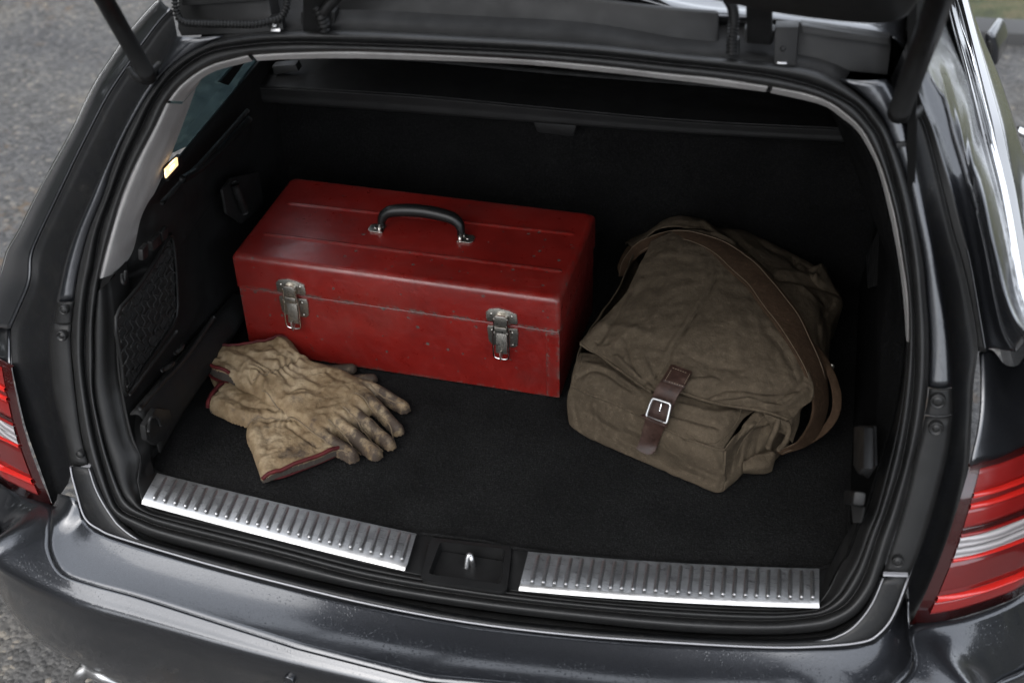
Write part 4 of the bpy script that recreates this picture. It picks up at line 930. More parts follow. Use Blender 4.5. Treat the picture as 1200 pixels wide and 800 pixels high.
def glove(name, label, zr, polys, fingers, zbase, gathers, folds, open_edges, soilf, res=.00135, seed=1):
    pts = np.array([gz(x, y, zr)[:2] for pl in polys for x, y in pl[0]]+[gz(x, y, zr)[:2] for f in fingers for x, y in f[0]])
    lo, hi = pts.min(0)-.03, pts.max(0)+.03
    xs_ = np.arange(lo[0], hi[0], res); ys_ = np.arange(lo[1], hi[1], res); P = np.stack(np.meshgrid(xs_, ys_), -1)
    warp = np.stack([vn(P, 24, seed), vn(P, 24, seed+9)], -1)*.0022
    Q = P+warp
    H = np.full(P.shape[:-1], -1.); 
    oe = [np.array([gz(x, y, zr)[:2] for x, y in e]) for e in open_edges]
    for poly, T, R in polys:
        pp = cr([gz(x, y, zr)[:2] for x, y in poly], 5, True); d = polyd(Q, pp, oe)
        T = T*.86; h = np.where(d > 0, T*np.sqrt(np.clip(1-(1-np.clip(d/R, 0, 1))**2, 0, 1)), -1); H = np.where((H > 0) & (h > 0), smax(H, h, .006), np.maximum(H, h))
    FG = np.zeros_like(H); FM = np.full(H.shape, -1.)
    for poly, r0, r1, T in fingers:
        c = cr([gz(x, y, zr)[:2] for x, y in poly], 5); best = np.full(H.shape, -1.)
        for i in range(len(c)-1):
            d, t = segd(Q, c[i], c[i+1]); u = (i+t)/(len(c)-1); r = (r0+(r1-r0)*u)*.93; q = np.clip(1-(d/r)**2, 0, 1)
            best = np.maximum(best, np.where(d < r, T*.84*np.sqrt(q)*(1-.12*u), -1))
            FG = np.maximum(FG, np.where(d < r, u, 0))
        FM = np.maximum(FM, best)
    H = np.where((H > 0) & (FM > 0), smax(H, FM, .002), np.maximum(H, FM))
    ins = H > 0; comp = np.zeros(H.shape, int); nc_ = 0; sizes = []
    for i0, j0 in zip(*np.nonzero(ins)):
        if comp[i0, j0]: continue
        nc_ += 1; st_ = [(i0, j0)]; comp[i0, j0] = nc_; sz = 0
        while st_:
            i, j = st_.pop(); sz += 1
            for a, b in ((i+1, j), (i-1, j), (i, j+1), (i, j-1)):
                if 0 <= a < H.shape[0] and 0 <= b < H.shape[1] and ins[a, b] and not comp[a, b]: comp[a, b] = nc_; st_.append((a, b))
        sizes.append(sz)
    ins = comp == 1+int(np.argmax(sizes))
    # creases: soft billows, gathers along a line, hand drawn folds
    w = (vn(P, 50, seed+2)*.0022+(1-2*np.abs(vn(P, 140, seed+4)))*.0009+(1-2*np.abs(vn(P, 62, seed+8)))*.0014+(1-2*np.abs(vn(P, 30, seed+6)))*.0022)
    for a, b, amp, wl, wid in gathers:
        a, b = gz(*a, zr)[:2], gz(*b, zr)[:2]; ab = (b-a)/np.linalg.norm(b-a); L = np.linalg.norm(b-a)
        s = (P-a)@ab; n_ = (P-a)@np.array([-ab[1], ab[0]]); m_ = np.exp(-(n_/wid)**2)*np.clip((s+.01)/.015, 0, 1)*np.clip((L+.01-s)/.015, 0, 1)
        w += m_*amp*np.sin(s/wl*6.283+9*vn(P, 30, seed+7)+n_*60)-.0045*np.exp(-(n_/.0045)**2)*np.clip((s+.005)/.01, 0, 1)*np.clip((L+.005-s)/.01, 0, 1)
    for pl, amp, wid in folds:
        c = cr([gz(x, y, zr)[:2] for x, y in pl], 5); D = np.full(H.shape, 9.)
        for i in range(len(c)-1): D = np.minimum(D, segd(P, c[i], c[i+1])[0])
        w += amp*np.exp(-(D/wid)**2)
    Hc = np.clip(H, 0, 1); w = w*(1-.65*np.clip(FG*4, 0, 1)); zt = zbase(P)+Hc+w*np.clip(Hc/.008, 0, 1)
    idx = -np.ones(H.shape, int); vs = []; soil = []
    so = soilf(P, FG)
    for i in range(H.shape[0]):
        for j in range(H.shape[1]):
            if ins[i, j]: idx[i, j] = len(vs); vs.append((P[i, j, 0], P[i, j, 1], zt[i, j])); soil.append(float(so[i, j]))
    F = []; E = {}
    for i in range(H.shape[0]-1):
        for j in range(H.shape[1]-1):
            q = (idx[i, j], idx[i, j+1], idx[i+1, j+1], idx[i+1, j])
            if min(q) >= 0:
                F.append(q)
                for k in range(4):
                    e = (q[k], q[(k+1) % 4]); E[e] = 1
    ntop = len(F); zb = {}
    def low(v):
        if v not in zb:
            x, y, z = vs[v]; b = float(zbase(np.array([[x, y]]))[0]); zb[v] = len(vs); vs.append((x, y, max(.001, b-.006))); soil.append(soil[v])
        return zb[v]
    bd = [e for e in E if (e[1], e[0]) not in E]
    for a, b in bd: F.append((b, a, low(a), low(b)))
    o = mesh(name, vs, F, LEA, None); o.data.materials.append(LIN)
    for k in range(ntop, len(F)):
        a = np.array(vs[F[k][0]][:2])
        for e in oe:
            for i in range(len(e)-1):
                if segd(a[None], e[i], e[i+1])[0][0] < .009: o.data.polygons[k].material_index = 1
    bm = bmesh.new(); bm.from_mesh(o.data); lz = [v for v in bm.verts if not v.link_faces]; soil = [s_ for s_, v in zip(soil, bm.verts) if v.link_faces]; bmesh.ops.delete(bm, geom=lz, context='VERTS'); bm.to_mesh(o.data); bm.free()
    at = o.data.attributes.new('soil', 'FLOAT', 'POINT'); at.data.foreach_set('value', soil)
    mod = o.modifiers.new('smooth', 'SMOOTH'); mod.factor = .5; mod.iterations = 5
    tag(o, label, 'work glove', 'pair of work gloves')
    def top(X, Y, add=0.):
        p = gz(X, Y, zr)[:2]; j = int(round((p[0]-lo[0])/res)); i = int(round((p[1]-lo[1])/res)); best = None
        for di in range(-9, 10):
            for dj in range(-9, 10):
                a, b = i+di, j+dj
                if 0 <= a < H.shape[0] and 0 <= b < H.shape[1] and ins[a, b]:
                    k = di*di+dj*dj
                    if best is None or k < best[0]: best = (k, a, b)
        if best is None: return V(p[0], p[1], zr+add)
        return V(p[0], p[1], zt[best[1], best[2]]+add)
    return o, top
gd = lambda P, X, Y: np.linalg.norm(P-gz(X, Y, .02)[:2], axis=-1)
# lower glove
PL_a = [(262,470),(300,455),(400,452),(520,455),(620,490),(720,560),(765,605),(700,640),(560,690),(440,735),(345,762),(318,700),(285,610),(258,540)]
PL_b = [(60,385),(110,330),(190,255),(290,290),(400,340),(500,400),(560,470),(460,480),(350,475),(270,470),(200,450),(130,420)]
PL_c = [(60,175),(110,150),(300,190),(500,260),(560,340),(420,330),(250,300),(130,280),(80,240)]
lowbase = lambda P: np.full(P.shape[:-1], .001)
gl2, top2 = glove('work_glove', 'tan leather glove with maroon piping lying underneath, its flared cuff towards the sill', .014,
    [(PL_a, .022, .020), (PL_b, .026, .020), (PL_c, .014, .012)],
    [([(380,300),(560,190),(700,175),(805,168)], .0125, .0105, .017), ([(420,330),(700,240),(820,225),(915,218)], .0125, .0105, .016)],
    lowbase, [((265,468),(540,462),.0018,.011,.020)],
    [([(480,500),(560,560),(630,612)], -.005, .003), ([(330,500),(380,590),(375,640)], -.0025, .004), ([(300,520),(310,600),(340,700)], .002, .008), ([(130,330),(260,400),(430,430)], -.003, .004), ([(100,360),(220,430),(330,455)], .0025, .005), ([(190,290),(330,340),(460,400)], -.003, .005)],
    [[(345,762),(765,605)], [(55,388),(190,252)]],
    lambda P, FG: .18+.75*(FG > 0)*1.+.5*np.exp(-(gd(P, 480, 640)/.02)**2)+.45*np.exp(-(gd(P, 580, 610)/.016)**2), seed=3)
# upper glove
PU_c = [(52,190),(62,140),(110,120),(200,120),(330,96),(480,50),(520,75),(560,125),(600,150),(560,230),(480,300),(400,370),(330,340),(270,300),(180,250),(110,235)]
PU_p = [(300,260),(380,200),(520,135),(640,150),(780,185),(900,245),(930,330),(860,400),(760,450),(690,500),(590,505),(500,440),(400,370),(330,330)]
ax0, ax1 = gz(300, 200, .02)[:2], gz(1000, 450, .02)[:2]; axd = (ax1-ax0)/np.linalg.norm(ax1-ax0); axl = np.linalg.norm(ax1-ax0)
def upbase(P):
    s = np.clip(((P-ax0)@axd)/axl, -.6, 1.2); return .020*np.clip(1.02-s, 0, 1.2)**.8+.001
gl1, top1 = glove('work_glove', 'stained tan leather glove lying on top, its dirty fingers pointing right', .030,
    [(PU_c, .030, .022), (PU_p, .029, .030)],
    [([(800,235),(930,265),(1075,335)], .0155, .0118, .024), ([(810,290),(930,345),(1045,450)], .0150, .0122, .027), ([(760,350),(880,430),(1000,525)], .0150, .0122, .028),
     ([(690,400),(820,500),(928,575)], .0152, .0125, .028), ([(560,420),(680,520),(808,588)], .0165, .0130, .027)],
    upbase, [((545,165),(300,275),.0030,.013,.024)],
    [([(450,250),(500,300)], -.004, .004), ([(520,200),(590,260),(650,290)], -.003, .005), ([(480,330),(560,310),(650,330)], -.0035, .005), ([(500,360),(590,350)], .003, .005), ([(300,170),(380,215),(430,225)], -.004, .005),
     ([(400,100),(460,150),(520,170)], -.004, .005), ([(440,80),(510,120),(570,150)], .003, .006), ([(170,160),(260,190),(320,240)], .003, .008), ([(120,170),(220,225),(285,270)], -.003, .005), ([(285,245),(300,300),(350,330)], -.005, .004),
     ([(330,255),(360,290),(370,340)], .004, .005), ([(540,440),(570,460),(600,500)], -.003, .004), ([(690,230),(740,260),(800,270)], -.0025, .004), ([(830,320),(790,360),(700,390),(640,400)], -.003, .004), ([(760,390),(700,420),(650,430)], -.0025, .004)],
    [[(110,122),(200,120),(330,96),(480,50)], [(52,190),(110,235),(180,250)]],
    lambda P, FG: (.10+.75*np.clip(FG*1.3, 0, .9)+.22*np.exp(-(gd(P, 490, 400)/.014)**2)+.22*np.exp(-(gd(P, 640, 380)/.03)**2)+.35*np.exp(-(gd(P, 700, 200)/.025)**2)+.3*np.exp(-(gd(P, 540, 110)/.015)**2)), seed=11)
# maroon piping along the cuffs
def pipe(top, pts, r, par, add=.0005, bot=None):
    P = cr([V(x, y, 0) for x, y in pts], 5)
    tube('piping', [top(x, y, add) if bot is None else gz(x, y, bot) for x, y, _ in P], r, MAR, par, 8, n=1, smooth_path=False)
pipe(top2, [(188,254),(140,290),(95,335),(66,372),(60,388)], .0034, gl2)
pipe(top2, [(345,760),(440,733),(560,688),(690,640),(762,607)], .0032, gl2)
pipe(top2, [(343,764),(440,752),(560,708),(690,655),(757,622)], .0022, gl2, bot=.004)
pipe(top1, [(180,249),(110,234),(70,212),(52,190)], .0030, gl1)
pipe(top1, [(52,190),(54,168),(62,142),(84,128),(112,122),(200,120),(330,97),(400,76),(480,51)], .0024, gl1)
pipe(top1, [(62,206),(80,228),(115,247),(170,264)], .0026, gl1, bot=.024)
WELT = M('seam_thread', (.085, .060, .034), .7).m
def welt(top, pts, r=.0012, par=None, add=.0004):
    P = cr([V(x, y, 0) for x, y in pts], 6); tube('seam', [top(x, y, add) for x, y, _ in P], r, WELT, par, 6, n=1, smooth_path=False)
for q in ([(832,322),(880,345),(940,390),(1000,440),(1020,480)], [(765,390),(820,420),(880,480),(930,540),(965,560)], [(690,455),(740,480),(800,530),(850,575)], [(900,262),(960,300),(1040,335),(1085,342)]): welt(top1, q, par=gl1)
welt(top1, [(350,325),(430,385),(530,450),(630,520),(720,575),(790,600)], par=gl1)
welt(top1, [(545,165),(480,200),(420,240),(360,265),(300,270)], .0010, gl1); welt(top2, [(265,468),(330,458),(420,462),(540,462)], .0010, gl2)
# ---------------------------------------------------------------- canvas bag
def mk_canvas(name, c, seed=0):
    m = M(name, c, .9); m.set('Specular IOR Level', .08); c = np.array(c)
    big = m.noise(7+seed, 6, .68); mid = m.noise(34, 6, .72); fine = m.noise(700, 3, .6)
    col = m.ramp(big, [(.28, tuple(c*.74)), (.5, tuple(c)), (.72, tuple(c*1.2))])
    col = m.mix(m.ramp(mid, [(.54, rgb(0)), (.74, rgb(.35))]), col, tuple(c*1.8)); col = m.mix(m.ramp(mid, [(.28, rgb(.35)), (.44, rgb(0))]), col, tuple(c*.55))
    hf = m.noise(110, 6, .75); col = m.mix(m.ramp(hf, [(.54, rgb(0)), (.68, rgb(.55))]), col, tuple(c*2.0)); col = m.mix(m.ramp(hf, [(.30, rgb(.6)), (.44, rgb(0))]), col, tuple(c*.5))
    col = m.mix(m.ramp(m.vor(95), [(0, rgb(.5)), (.05, rgb(0))]), col, tuple(np.minimum(1, c*3)))
    col = m.mix(.35, col, m.ramp(fine, [(.35, rgb(.6)), (.65, rgb(1.35))]), 'MULTIPLY')
    m.l(col, m.b.inputs['Base Color']); b = m.bump(fine, .55, .001); b = m.bump(mid, .5, .005, prev=b); x = m.n('TexNoise', Scale=26., Detail=5., Roughness=.6); x.noise_type = 'RIDGED_MULTIFRACTAL'; m.l(m.co(), x.inputs['Vector']); b = m.bump(x.outputs[0], .35, .004, prev=b); m.bump(m.noise(80, 5), .35, .002, prev=b); return m.m
CANV = mk_canvas('waxed_canvas', (.047, .0365, .0250)); CANV2 = mk_canvas('strap_webbing', (.031, .0190, .0115), 3)
def mk_bl():
    m = M('brown_leather', (.05, .024, .016), .5); m.set('Specular IOR Level', .22); d = m.noise(60, 6, .7)
    m.l(m.ramp(d, [(.3, (.012, .006, .0045)), (.55, (.026, .013, .0095)), (.78, (.06, .038, .028))]), m.b.inputs['Base Color']); m.l(m.ramp(d, [(.3, rgb(.38)), (.7, rgb(.65))]), m.b.inputs['Roughness']); m.bump(m.noise(300, 4), .4, .001); return m.m
BLEA = mk_bl()
bag = empty('messenger_bag', Z(820, 470, 0), 'olive brown canvas messenger bag with leather buckle strap lying in the boot', 'bag')
def bz(X, Y, z): return Z(650+X/2.2857, 240+Y/2.2857, z)
CREASES = [([(228,205),(170,290),(95,362)], .003, 10), ([(205,235),(150,330),(120,372)], -.003, 8), ([(165,418),(225,465),(255,495)], .004, 8), ([(190,365),(212,435),(242,484)], -.0035, 7), ([(240,420),(255,460)], .003, 6),
 ([(335,497),(372,478),(430,470)], .0035, 8), ([(400,518),(470,498),(560,508),(645,498)], -.0035, 8), ([(430,535),(520,528),(610,545),(670,500)], .0035, 7), ([(520,545),(600,520),(668,470)], -.003, 8), ([(560,560),(640,540)], -.003, 6),
 ([(446,192),(408,250),(358,330),(308,408),(270,466)], -.003, 3.5), ([(434,190),(396,246),(346,326),(296,404),(260,462)], .0018, 4), ([(425,52),(470,80),(508,118)], -.007, 9), ([(400,50),(450,90),(480,100)], .005, 9),
 ([(600,200),(660,212),(758,238)], -.004, 8), ([(600,180),(670,190),(700,200)], .004, 8), ([(700,205),(706,185),(713,168)], .006, 5), ([(560,112),(612,140),(640,158)], -.004, 8), ([(742,262),(702,330),(720,392)], -.005, 10), ([(662,228),(700,262),(738,300)], .004, 8), ([(640,150),(655,175),(690,180)], -.005, 7),
 ([(300,200),(260,260),(230,330)], -.0015, 14), ([(520,260),(480,330),(500,420)], .002, 16), ([(560,330),(620,400),(640,460)], -.002, 12), ([(350,400),(420,430),(500,440)], -.002, 10), ([(130,330),(190,330),(250,350)], .002, 12),
 ([(60,468),(120,448),(205,500)], -.003, 7), ([(90,430),(150,450),(220,500)], .003, 7), ([(90,560),(160,600),(205,612)], -.003, 7), ([(300,560),(380,580),(440,600)], -.0035, 7), ([(340,540),(420,560),(480,560)], .003, 7), ([(340,622),(420,642)], -.003, 6),
 ([(500,600),(482,650),(468,710)], -.004, 7), ([(532,592),(512,650),(500,700)], .004, 7), ([(562,578),(548,620),(540,660)], -.004, 6), ([(590,600),(580,640),(585,670)], .004, 6), ([(50,520),(62,582)], -.003, 6), ([(105,538),(112,600)], .003, 7),
 ([(200,600),(262,640),(335,680)], .0035, 8), ([(230,650),(300,690),(380,720)], -.003, 7), ([(360,690),(432,722)], -.003, 7), ([(420,650),(440,700),(430,750)], .003, 7), ([(150,620),(250,670)], .003, 7)]
CREASES = [(cr([V(x, y, 0) for x, y in pl], 5)[:, :2], a_, w_) for pl, a_, w_ in CREASES]
def crease(P):
    d = P-CAM; z = d@CF; q = np.stack([(600+FOC*(d@CX)/z-650)*2.2857, (400-FOC*(d@CU)/z-240)*2.2857], 1)
    out = np.zeros(len(P))
    for c, a_, w_ in CREASES:
        D = np.full(len(P), 1e9)
        for i in range(len(c)-1): D = np.minimum(D, segd(q, c[i], c[i+1])[0])
        L_ = np.minimum(np.linalg.norm(q-c[0], axis=1), np.linalg.norm(q-c[-1], axis=1))
        out += 1.5*a_*np.exp(-(D/(w_*.82))**2)
    return out
def wr(G, amp=1.):
    sh = G.shape; P = G.reshape(-1, 3).copy(); P = P+crease(P)[:, None]*V(-.1, -.45, .9)
    for i, p in enumerate(P):
        q = Vector(p)
        n1 = noise.noise_vector(q*15+Vector((3, 1, 7))); n2 = noise.noise_vector(q*42+Vector((9, 4, 1))); r1 = 1-2*abs(noise.noise(q*22+Vector((0, 5, 2)))); r2 = 1-2*abs(noise.noise(q*48+Vector((7, 5, 2))))
        P[i] = p+amp*(np.array(n1)*.0040+np.array(n2)*.0014+V(-.1, -.45, .9)*(r1*.0022+r2*.0015+(1-2*abs(noise.noise(q*95)))*.0009))
    return P.reshape(sh)
PATCH = {}
def patch(name, rows, mat=CANV, nc=90, sub=14, thick=.002, amp=1., lab=None, key=None, par=bag):
    hold = {}
    def d(G): hold['g'] = wr(G, amp); return hold['g']
    R = [[bz(*p) if isinstance(p, tuple) else p for p in r] for r in rows]
    o = shell(name, R, mat, par, nc, sub, thick=thick, disp=d, off=0)
    PATCH[key or name] = hold['g'].reshape(-1, 3); return tag(o, lab) if lab else o
def on(key, X, Y, lift=.0015):
    d = ray(650+X/2.2857, 240+Y/2.2857); Q = PATCH[key]-CAM; t = Q@d; e = np.linalg.norm(Q-np.outer(t, d), axis=1)
    k = np.argsort(e)[:3]; T = float(np.mean(t[k])); return CAM+d*(T-lift)
def seam(key, pts, r=.0013, mat=CANV, lift=.0008, name='seam', par=bag, n=6):
    P = cr([V(x, y, 0) for x, y in pts], n); tube(name, [on(key, x, y, lift) for x, y, _ in P], r, mat, par, 6, n=1, smooth_path=False)
seamline = [(45,483,.075),(90,505,.079),(150,528,.081),(220,560,.083),(300,600,.083),(370,632,.080),(430,652,.077),(458,655,.073)]
base = [(42,590,.0),(60,606,0),(150,650,0),(240,690,0),(330,728,0),(400,758,0),(428,768,.0),(446,768,0)]
patch('bottom_panel', [seamline, [(38,505,.058),(85,530,.060),(145,560,.062),(218,595,.064),(298,636,.064),(368,668,.060),(430,688,.056),(460,690,.052)],
      [(37,560,.018),(64,580,.020),(148,618,.021),(238,656,.022),(328,696,.022),(398,728,.019),(434,744,.016),(454,742,.014)], base, [bz(*p)+V(.005, .03, .001) for p in base]])
patch('front_pocket', [[(70,400,.085),(130,410,.098),(200,450,.106),(262,490,.110),(340,490,.112),(430,510,.110),(500,530,.104),(545,545,.095)],
      [(62,425,.092),(120,445,.104),(190,478,.110),(255,512,.112),(335,530,.113),(415,555,.110),(470,575,.102),(512,572,.092)],
      [(50,458,.086),(100,480,.094),(165,505,.098),(235,540,.100),(315,572,.100),(385,600,.096),(440,622,.088),(478,620,.080)], seamline])
patch('side_gusset', [[(545,545,.100),(575,560,.098),(600,575,.094),(640,560,.094),(670,520,.088),(695,480,.080)],
      [(464,650,.074),(540,600,.072),(585,612,.066),(620,596,.062),(650,560,.052),(680,520,.045)],
      [(457,700,.036),(505,670,.035),(550,660,.032),(590,640,.028),(622,610,.024),(650,570,.02)],
      [(446,768,0),(480,742,0),(505,722,0),(560,716,0),(588,690,0),(622,650,.0)], [bz(*p)+V(-.02, .03, .001) for p in [(446,768,0),(480,742,0),(505,722,0),(560,716,0),(588,690,0),(622,650,0)]]])
patch('back_body', [[(215,120,.11),(270,70,.135),(340,60,.145),(420,85,.148),(520,150,.142),(600,230,.135),(660,330,.120),(700,420,.100),(722,490,.075)],
      [(205,112,.10),(285,50,.128),(350,40,.138),(440,72,.142),(530,115,.138),(630,200,.130),(700,300,.112),(715,400,.092),(728,480,.068)],
      [(195,108,.07),(300,48,.108),(350,29,.112),(440,58,.112),(525,82,.110),(640,150,.104),(715,230,.094),(728,360,.070),(730,470,.05)],
      [(192,106,.04),(300,52,.07),(352,36,.075),(442,66,.08),(530,92,.08),(668,158,.078),(766,247,.066),(742,342,.046),(728,440,.03)],
      [(195,125,0),(300,90,0),(356,76,0),(450,110,0),(545,150,0),(665,215,0),(748,300,0),(730,400,0),(705,520,0)]], nc=110)
patch('back_corner', [[(640,195,.098),(680,175,.100),(712,163,.104),(722,170,.09)], [(660,215,.102),(700,205,.104),(735,205,.092),(745,215,.08)], [(680,240,.092),(720,240,.088),(755,240,.075),(768,247,.066)]], nc=40, sub=8)
patch('side_panel', [[(215,120,.105),(190,180,.10),(160,240,.095),(120,300,.092),(80,360,.088),(62,410,.080),(45,483,.070)], [(225,150,.05),(200,210,.05),(165,275,.045),(125,345,.04),(85,410,.035),(55,470,.035),(42,530,.03)], [(330,330,0),(300,360,0),(250,400,0),(180,450,0),(120,500,0),(70,550,0),(46,588,0)]], nc=60, sub=8)
flap_edge = [(70,372,.108),(95,388,.110),(120,400,.113),(155,428,.118),(190,452,.121),(225,478,.123),(262,502,.124),(300,500,.127),(335,500,.129),(400,522,.130),(450,534,.129),(500,542,.127),(560,552,.122),(600,566,.114),(632,578,.108)]
FLAP = patch('flap', [[(262,100,.150),(300,78,.160),(350,62,.166),(410,72,.168),(470,98,.165),(530,140,.156),(585,190,.146)],
      [(232,165,.146),(290,150,.166),(370,150,.176),(450,165,.177),(530,205,.170),(590,255,.158),(630,300,.146)],
      [(185,245,.138),(250,240,.160),(340,245,.174),(440,265,.178),(540,305,.172),(610,350,.160),(665,400,.144)],
      [(130,312,.126),(195,325,.150),(290,345,.163),(400,370,.168),(520,405,.163),(610,440,.150),(692,478,.130)],
      [(90,352,.114),(150,385,.132),(250,420,.146),(360,445,.152),(480,470,.150),(580,495,.138),(690,520,.115)],
      [(74,368,.109),(125,396,.119),(205,452,.129),(300,478,.137),(410,502,.140),(520,522,.135),(660,548,.110)],
      flap_edge], nc=120, sub=14, thick=.003)
lab_ = None
# rolled hem of the flap and stitched lines
hem = [bz(*p)+V(0, -.001, -.002) for p in flap_edge]
seam('flap', [(70,373),(95,389),(120,401),(155,429),(190,453),(225,479),(258,500)], .0024, name='hem', lift=.001); seam('flap', [(335,500),(400,522),(450,534),(500,542),(560,552),(600,566),(630,577)], .0026, name='hem', lift=.001)
seam('flap', [(438,190),(400,245),(350,325),(300,405),(266,462),(275,480)], .0013)
seam('flap', [(440,193),(404,248),(354,328),(304,408),(270,464)], .0007, CANV, .0012)
seam('flap', [(82,362),(110,384),(160,418),(205,456),(250,490)], .0006)
seam('flap', [(345,488),(410,510),(480,528),(560,540),(625,560)], .0006)
seam('bottom_panel', [(46,484),(90,505),(150,528),(220,560),(300,600),(370,632),(430,652),(456,655)], .0024, name='piping')
seam('bottom_panel', [(457,657),(455,700),(448,740),(442,766)], .0022, name='piping')
seam('front_pocket', [(500,548),(488,580),(460,615),(430,640),(395,632),(350,612)], .0016, name='pocket_edge')
seam('front_pocket', [(74,402),(66,430),(52,460),(46,482)], .0016, name='pocket_edge')
seam('side_gusset', [(560,566),(530,600),(500,640),(480,690),(470,735)], .0015)
# folds in the right corner of the flap
patch('fold', [[(560,556,.118),(590,570,.116),(625,575,.112),(655,552,.108)], [(572,590,.098),(600,592,.100),(625,596,.098),(650,585,.088)], [(575,620,.075),(592,610,.082),(612,618,.080),(630,640,.060)]], nc=50, sub=10, amp=1.4)
tube('fold_edge', [bz(600,572,.116), bz(592,600,.104), bz(580,625,.09), bz(572,648,.07)], .0045, CANV, bag, 8)
tube('fold_edge', [bz(620,578,.112), bz(628,600,.10), bz(620,630,.085), bz(600,655,.06)], .0038, CANV, bag, 8)
patch('side_loop', [[(508,690,.028),(540,672,.032),(575,664,.032),(592,668,.026)], [(500,712,.018),(535,705,.022),(570,700,.020),(586,690,.016)], [(505,720,.004),(530,722,.004),(560,722,.003),(580,716,.003)]], nc=30, sub=6, thick=.004)
# carrying strap
def ribbon(name, outer, inner, mat, par, n=8, thick=.0035, k=6, lift=0., bow=.0015):
    a = cr([bz(*p) for p in outer], n); b = cr([bz(*p) for p in inner], n); m_ = max(len(a), len(b)); a, b = resamp(a, m_), resamp(b, m_)
    rows = []
    for i in range(k+1):
        t = i/k; r = a*(1-t)+b*t; r = r+V(0, -.3, 1)*bow*math.sin(math.pi*t); rows.append(r)
    G = np.array(rows); P = G.reshape(-1, 3)
    for i, p in enumerate(P): P[i] = p+np.array(noise.noise_vector(Vector(p)*22))*.002
    o = mesh(name, P, grid_faces(k+1, m_), mat, par); solid(o, thick, 0, .0008)
    for e, s in ((P[:m_], 1), (P[-m_:], -1)): pass
    return o, G
so = [(172,192,.05),(182,150,.08),(215,108,.115),(265,82,.145),(330,70,.166),(400,80,.176),(470,104,.180),(530,145,.179),(590,205,.174),(640,272,.166),(682,345,.150),(712,410,.132),(728,470,.108),(730,530,.080),(716,590,.050),(680,640,.022),(610,672,.010)]
si = [(190,192,.05),(205,160,.08),(240,128,.115),(285,104,.145),(340,98,.167),(400,120,.177),(450,160,.182),(510,215,.181),(560,282,.176),(612,352,.167),(656,425,.150),(684,490,.128),(692,540,.100),(682,590,.070),(652,635,.040),(615,655,.018),(590,664,.010)]
ST, SG = ribbon('shoulder_strap', so, si, CANV2, bag)
for f in (.09, .91):
    kk = int(round(f*6)); Gp = SG[0]*(1-f)+SG[-1]*f; tube('stitching', resamp(Gp, 120)+V(0, -.0012, .0032), .0006, M('strap_thread', (.07, .05, .03), .8).m, ST, 5, n=1, smooth_path=False)
under = [(330,106,.168),(385,140,.172),(440,180,.176),(500,232,.176),(550,300,.170),(600,372,.160),(640,440,.146),(668,500,.126)]
under2 = [(340,98,.164),(400,118,.168),(456,160,.172),(516,212,.171),(566,280,.166),(618,350,.157),(660,425,.142),(690,490,.122)]
ribbon('strap_under_layer', under, under2, CANV, bag, thick=.003)
ribbon('strap_loop', [(672,352,.128),(712,388,.122),(745,440,.112),(766,500,.095),(764,550,.074),(742,596,.050),(700,630,.030),(650,655,.010)], [(690,392,.122),(715,425,.116),(735,470,.106),(742,515,.090),(738,555,.070),(718,592,.048),(690,612,.030),(650,640,.010)], CANV2, bag)
ribbon('strap_end', [(176,188,.05),(170,165,.065),(192,118,.085),(210,104,.09)], [(195,196,.05),(196,170,.065),(212,140,.085),(228,122,.09)], CANV2, bag)
ball('strap_ring', bz(742,434,.108), .004, NICK, bag, (1, .6, 1.4))
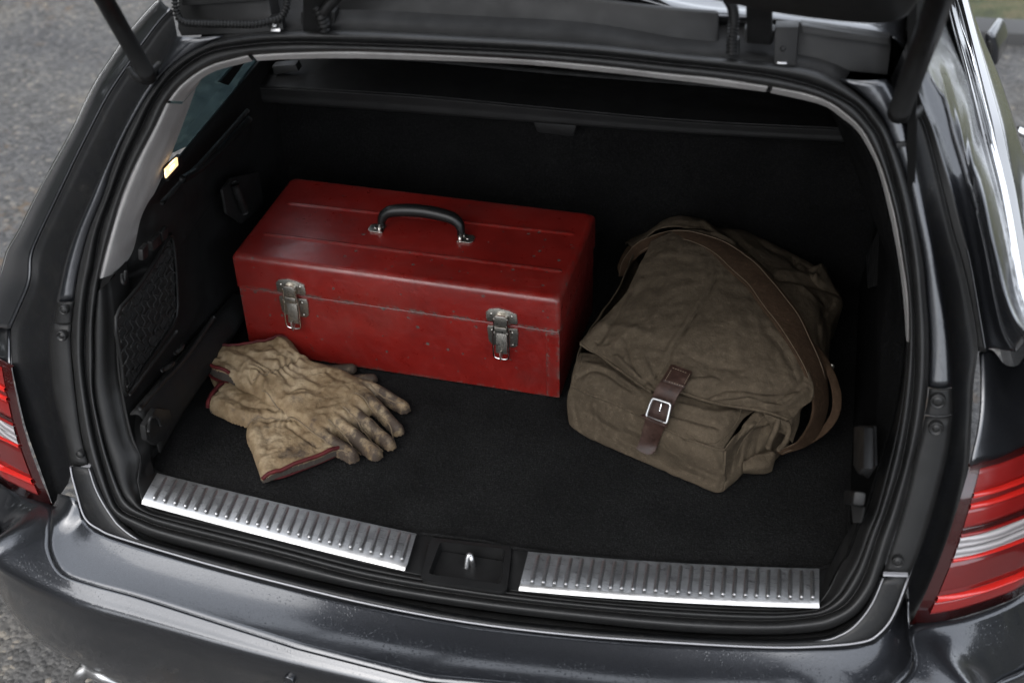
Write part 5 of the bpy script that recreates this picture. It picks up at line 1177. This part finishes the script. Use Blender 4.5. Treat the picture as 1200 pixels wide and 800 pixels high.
# leather buckle strap
lo_ = [(311,432,.157),(292,462,.150),(272,492,.140),(258,524,.121),(247,560,.102),(236,600,.075),(226,635,.052),(219,652,.042)]
li_ = [(367,452,.157),(350,484,.150),(330,512,.140),(316,545,.121),(304,578,.102),(288,612,.075),(276,642,.052),(268,662,.042)]
def lift_(L, d=.004): return [bz(*p)-ray(650+p[0]/2.2857, 240+p[1]/2.2857)*d for p in L]
a, b = cr(lift_(lo_), 6), cr(lift_(li_), 6); n_ = len(a); G = np.array([a*(1-t)+b*t for t in np.linspace(0, 1, 7)])
tipp = bz(246, 668, .038)-ray(757, 532)*.004
G = np.concatenate([G, np.array([[b[-1]*(1-t)*0+(a[-1]*(1-t)+b[-1]*t)+(tipp-(a[-1]+b[-1])/2)*math.sin(math.pi*t)**.7] for t in np.linspace(0, 1, 7)])], axis=1)
o = mesh('buckle_strap', G.reshape(-1, 3), grid_faces(7, G.shape[1]), BLEA, bag); solid(o, .0035, 0, .0008); BS = o
def lq(name, pts, mat, th, par=BS, d=.007, bev=.001): return prism(name, [bz(*p)-ray(650+p[0]/2.2857, 240+p[1]/2.2857)*d for p in pts], V(0, .002, th), mat, par, bev)
lq('strap_patch', [(311,431,.157),(368,452,.157),(347,491,.150),(290,474,.150)], BLEA, .003, d=.006)
TH_ = M('leather_thread', (.10, .075, .05), .8).m
def ld(p, d=.011): return bz(*p)-ray(650+p[0]/2.2857, 240+p[1]/2.2857)*d
pr_ = [(316,436,.157),(362,453,.157),(344,485,.150),(296,470,.150)]
q = [ld(p) for p in pr_]; per = []
for i in range(4):
    for t in np.linspace(0, 1, 8)[:-1]: per.append(q[i]*(1-t)+q[(i+1) % 4]*t)
for i in range(0, len(per)-1, 1):
    if i % 7 == 6: continue
    s0, s1 = per[i], per[i]*.45+per[i+1]*.55
    tube('stitch', [s0, s1], .0007, TH_, BS, 5, smooth_path=False)
bk = [(262,517,.130),(311,533,.130),(299,586,.104),(244,566,.104)]
q = [ld(p, .011) for p in bk]; pp = []
for i in range(4):
    p0, p1, p2 = q[i-1], q[i], q[(i+1) % 4]; pp += [p1+(p0-p1)*.16, p1+(p0-p1)*.04+(p2-p1)*.04, p1+(p2-p1)*.16]
tube('buckle', pp, .0021, STEEL, BS, 10, closed=True, n=4)
tube('buckle_prong', [ld((288,524,.126), .012), ld((284,540,.120), .012), ld((281,552,.115), .010)], .0014, CHROME, BS, 8)
kp = [(240,566,.103),(296,588,.103)]
ka = [ld((238,563,.103), .004), ld((242,566,.103), .012), ld((268,578,.102), .0135), ld((294,588,.103), .012), ld((299,590,.103), .004)]
tube('strap_keeper', ka, .0040, BLEA, BS, 8, flat=.5)
for p in ((334,456,.154),(306,500,.137),(276,566,.098),(257,605,.072)):
    disc('punch_hole', ld(p, .0075), V(0, -.5, 1), [(.0020, 0), (.0018, .0008)], M('hole_dark', rgb(.004), .9).m, BS, 10)
for r_ in (car, box_t, bag): adopt(r_)
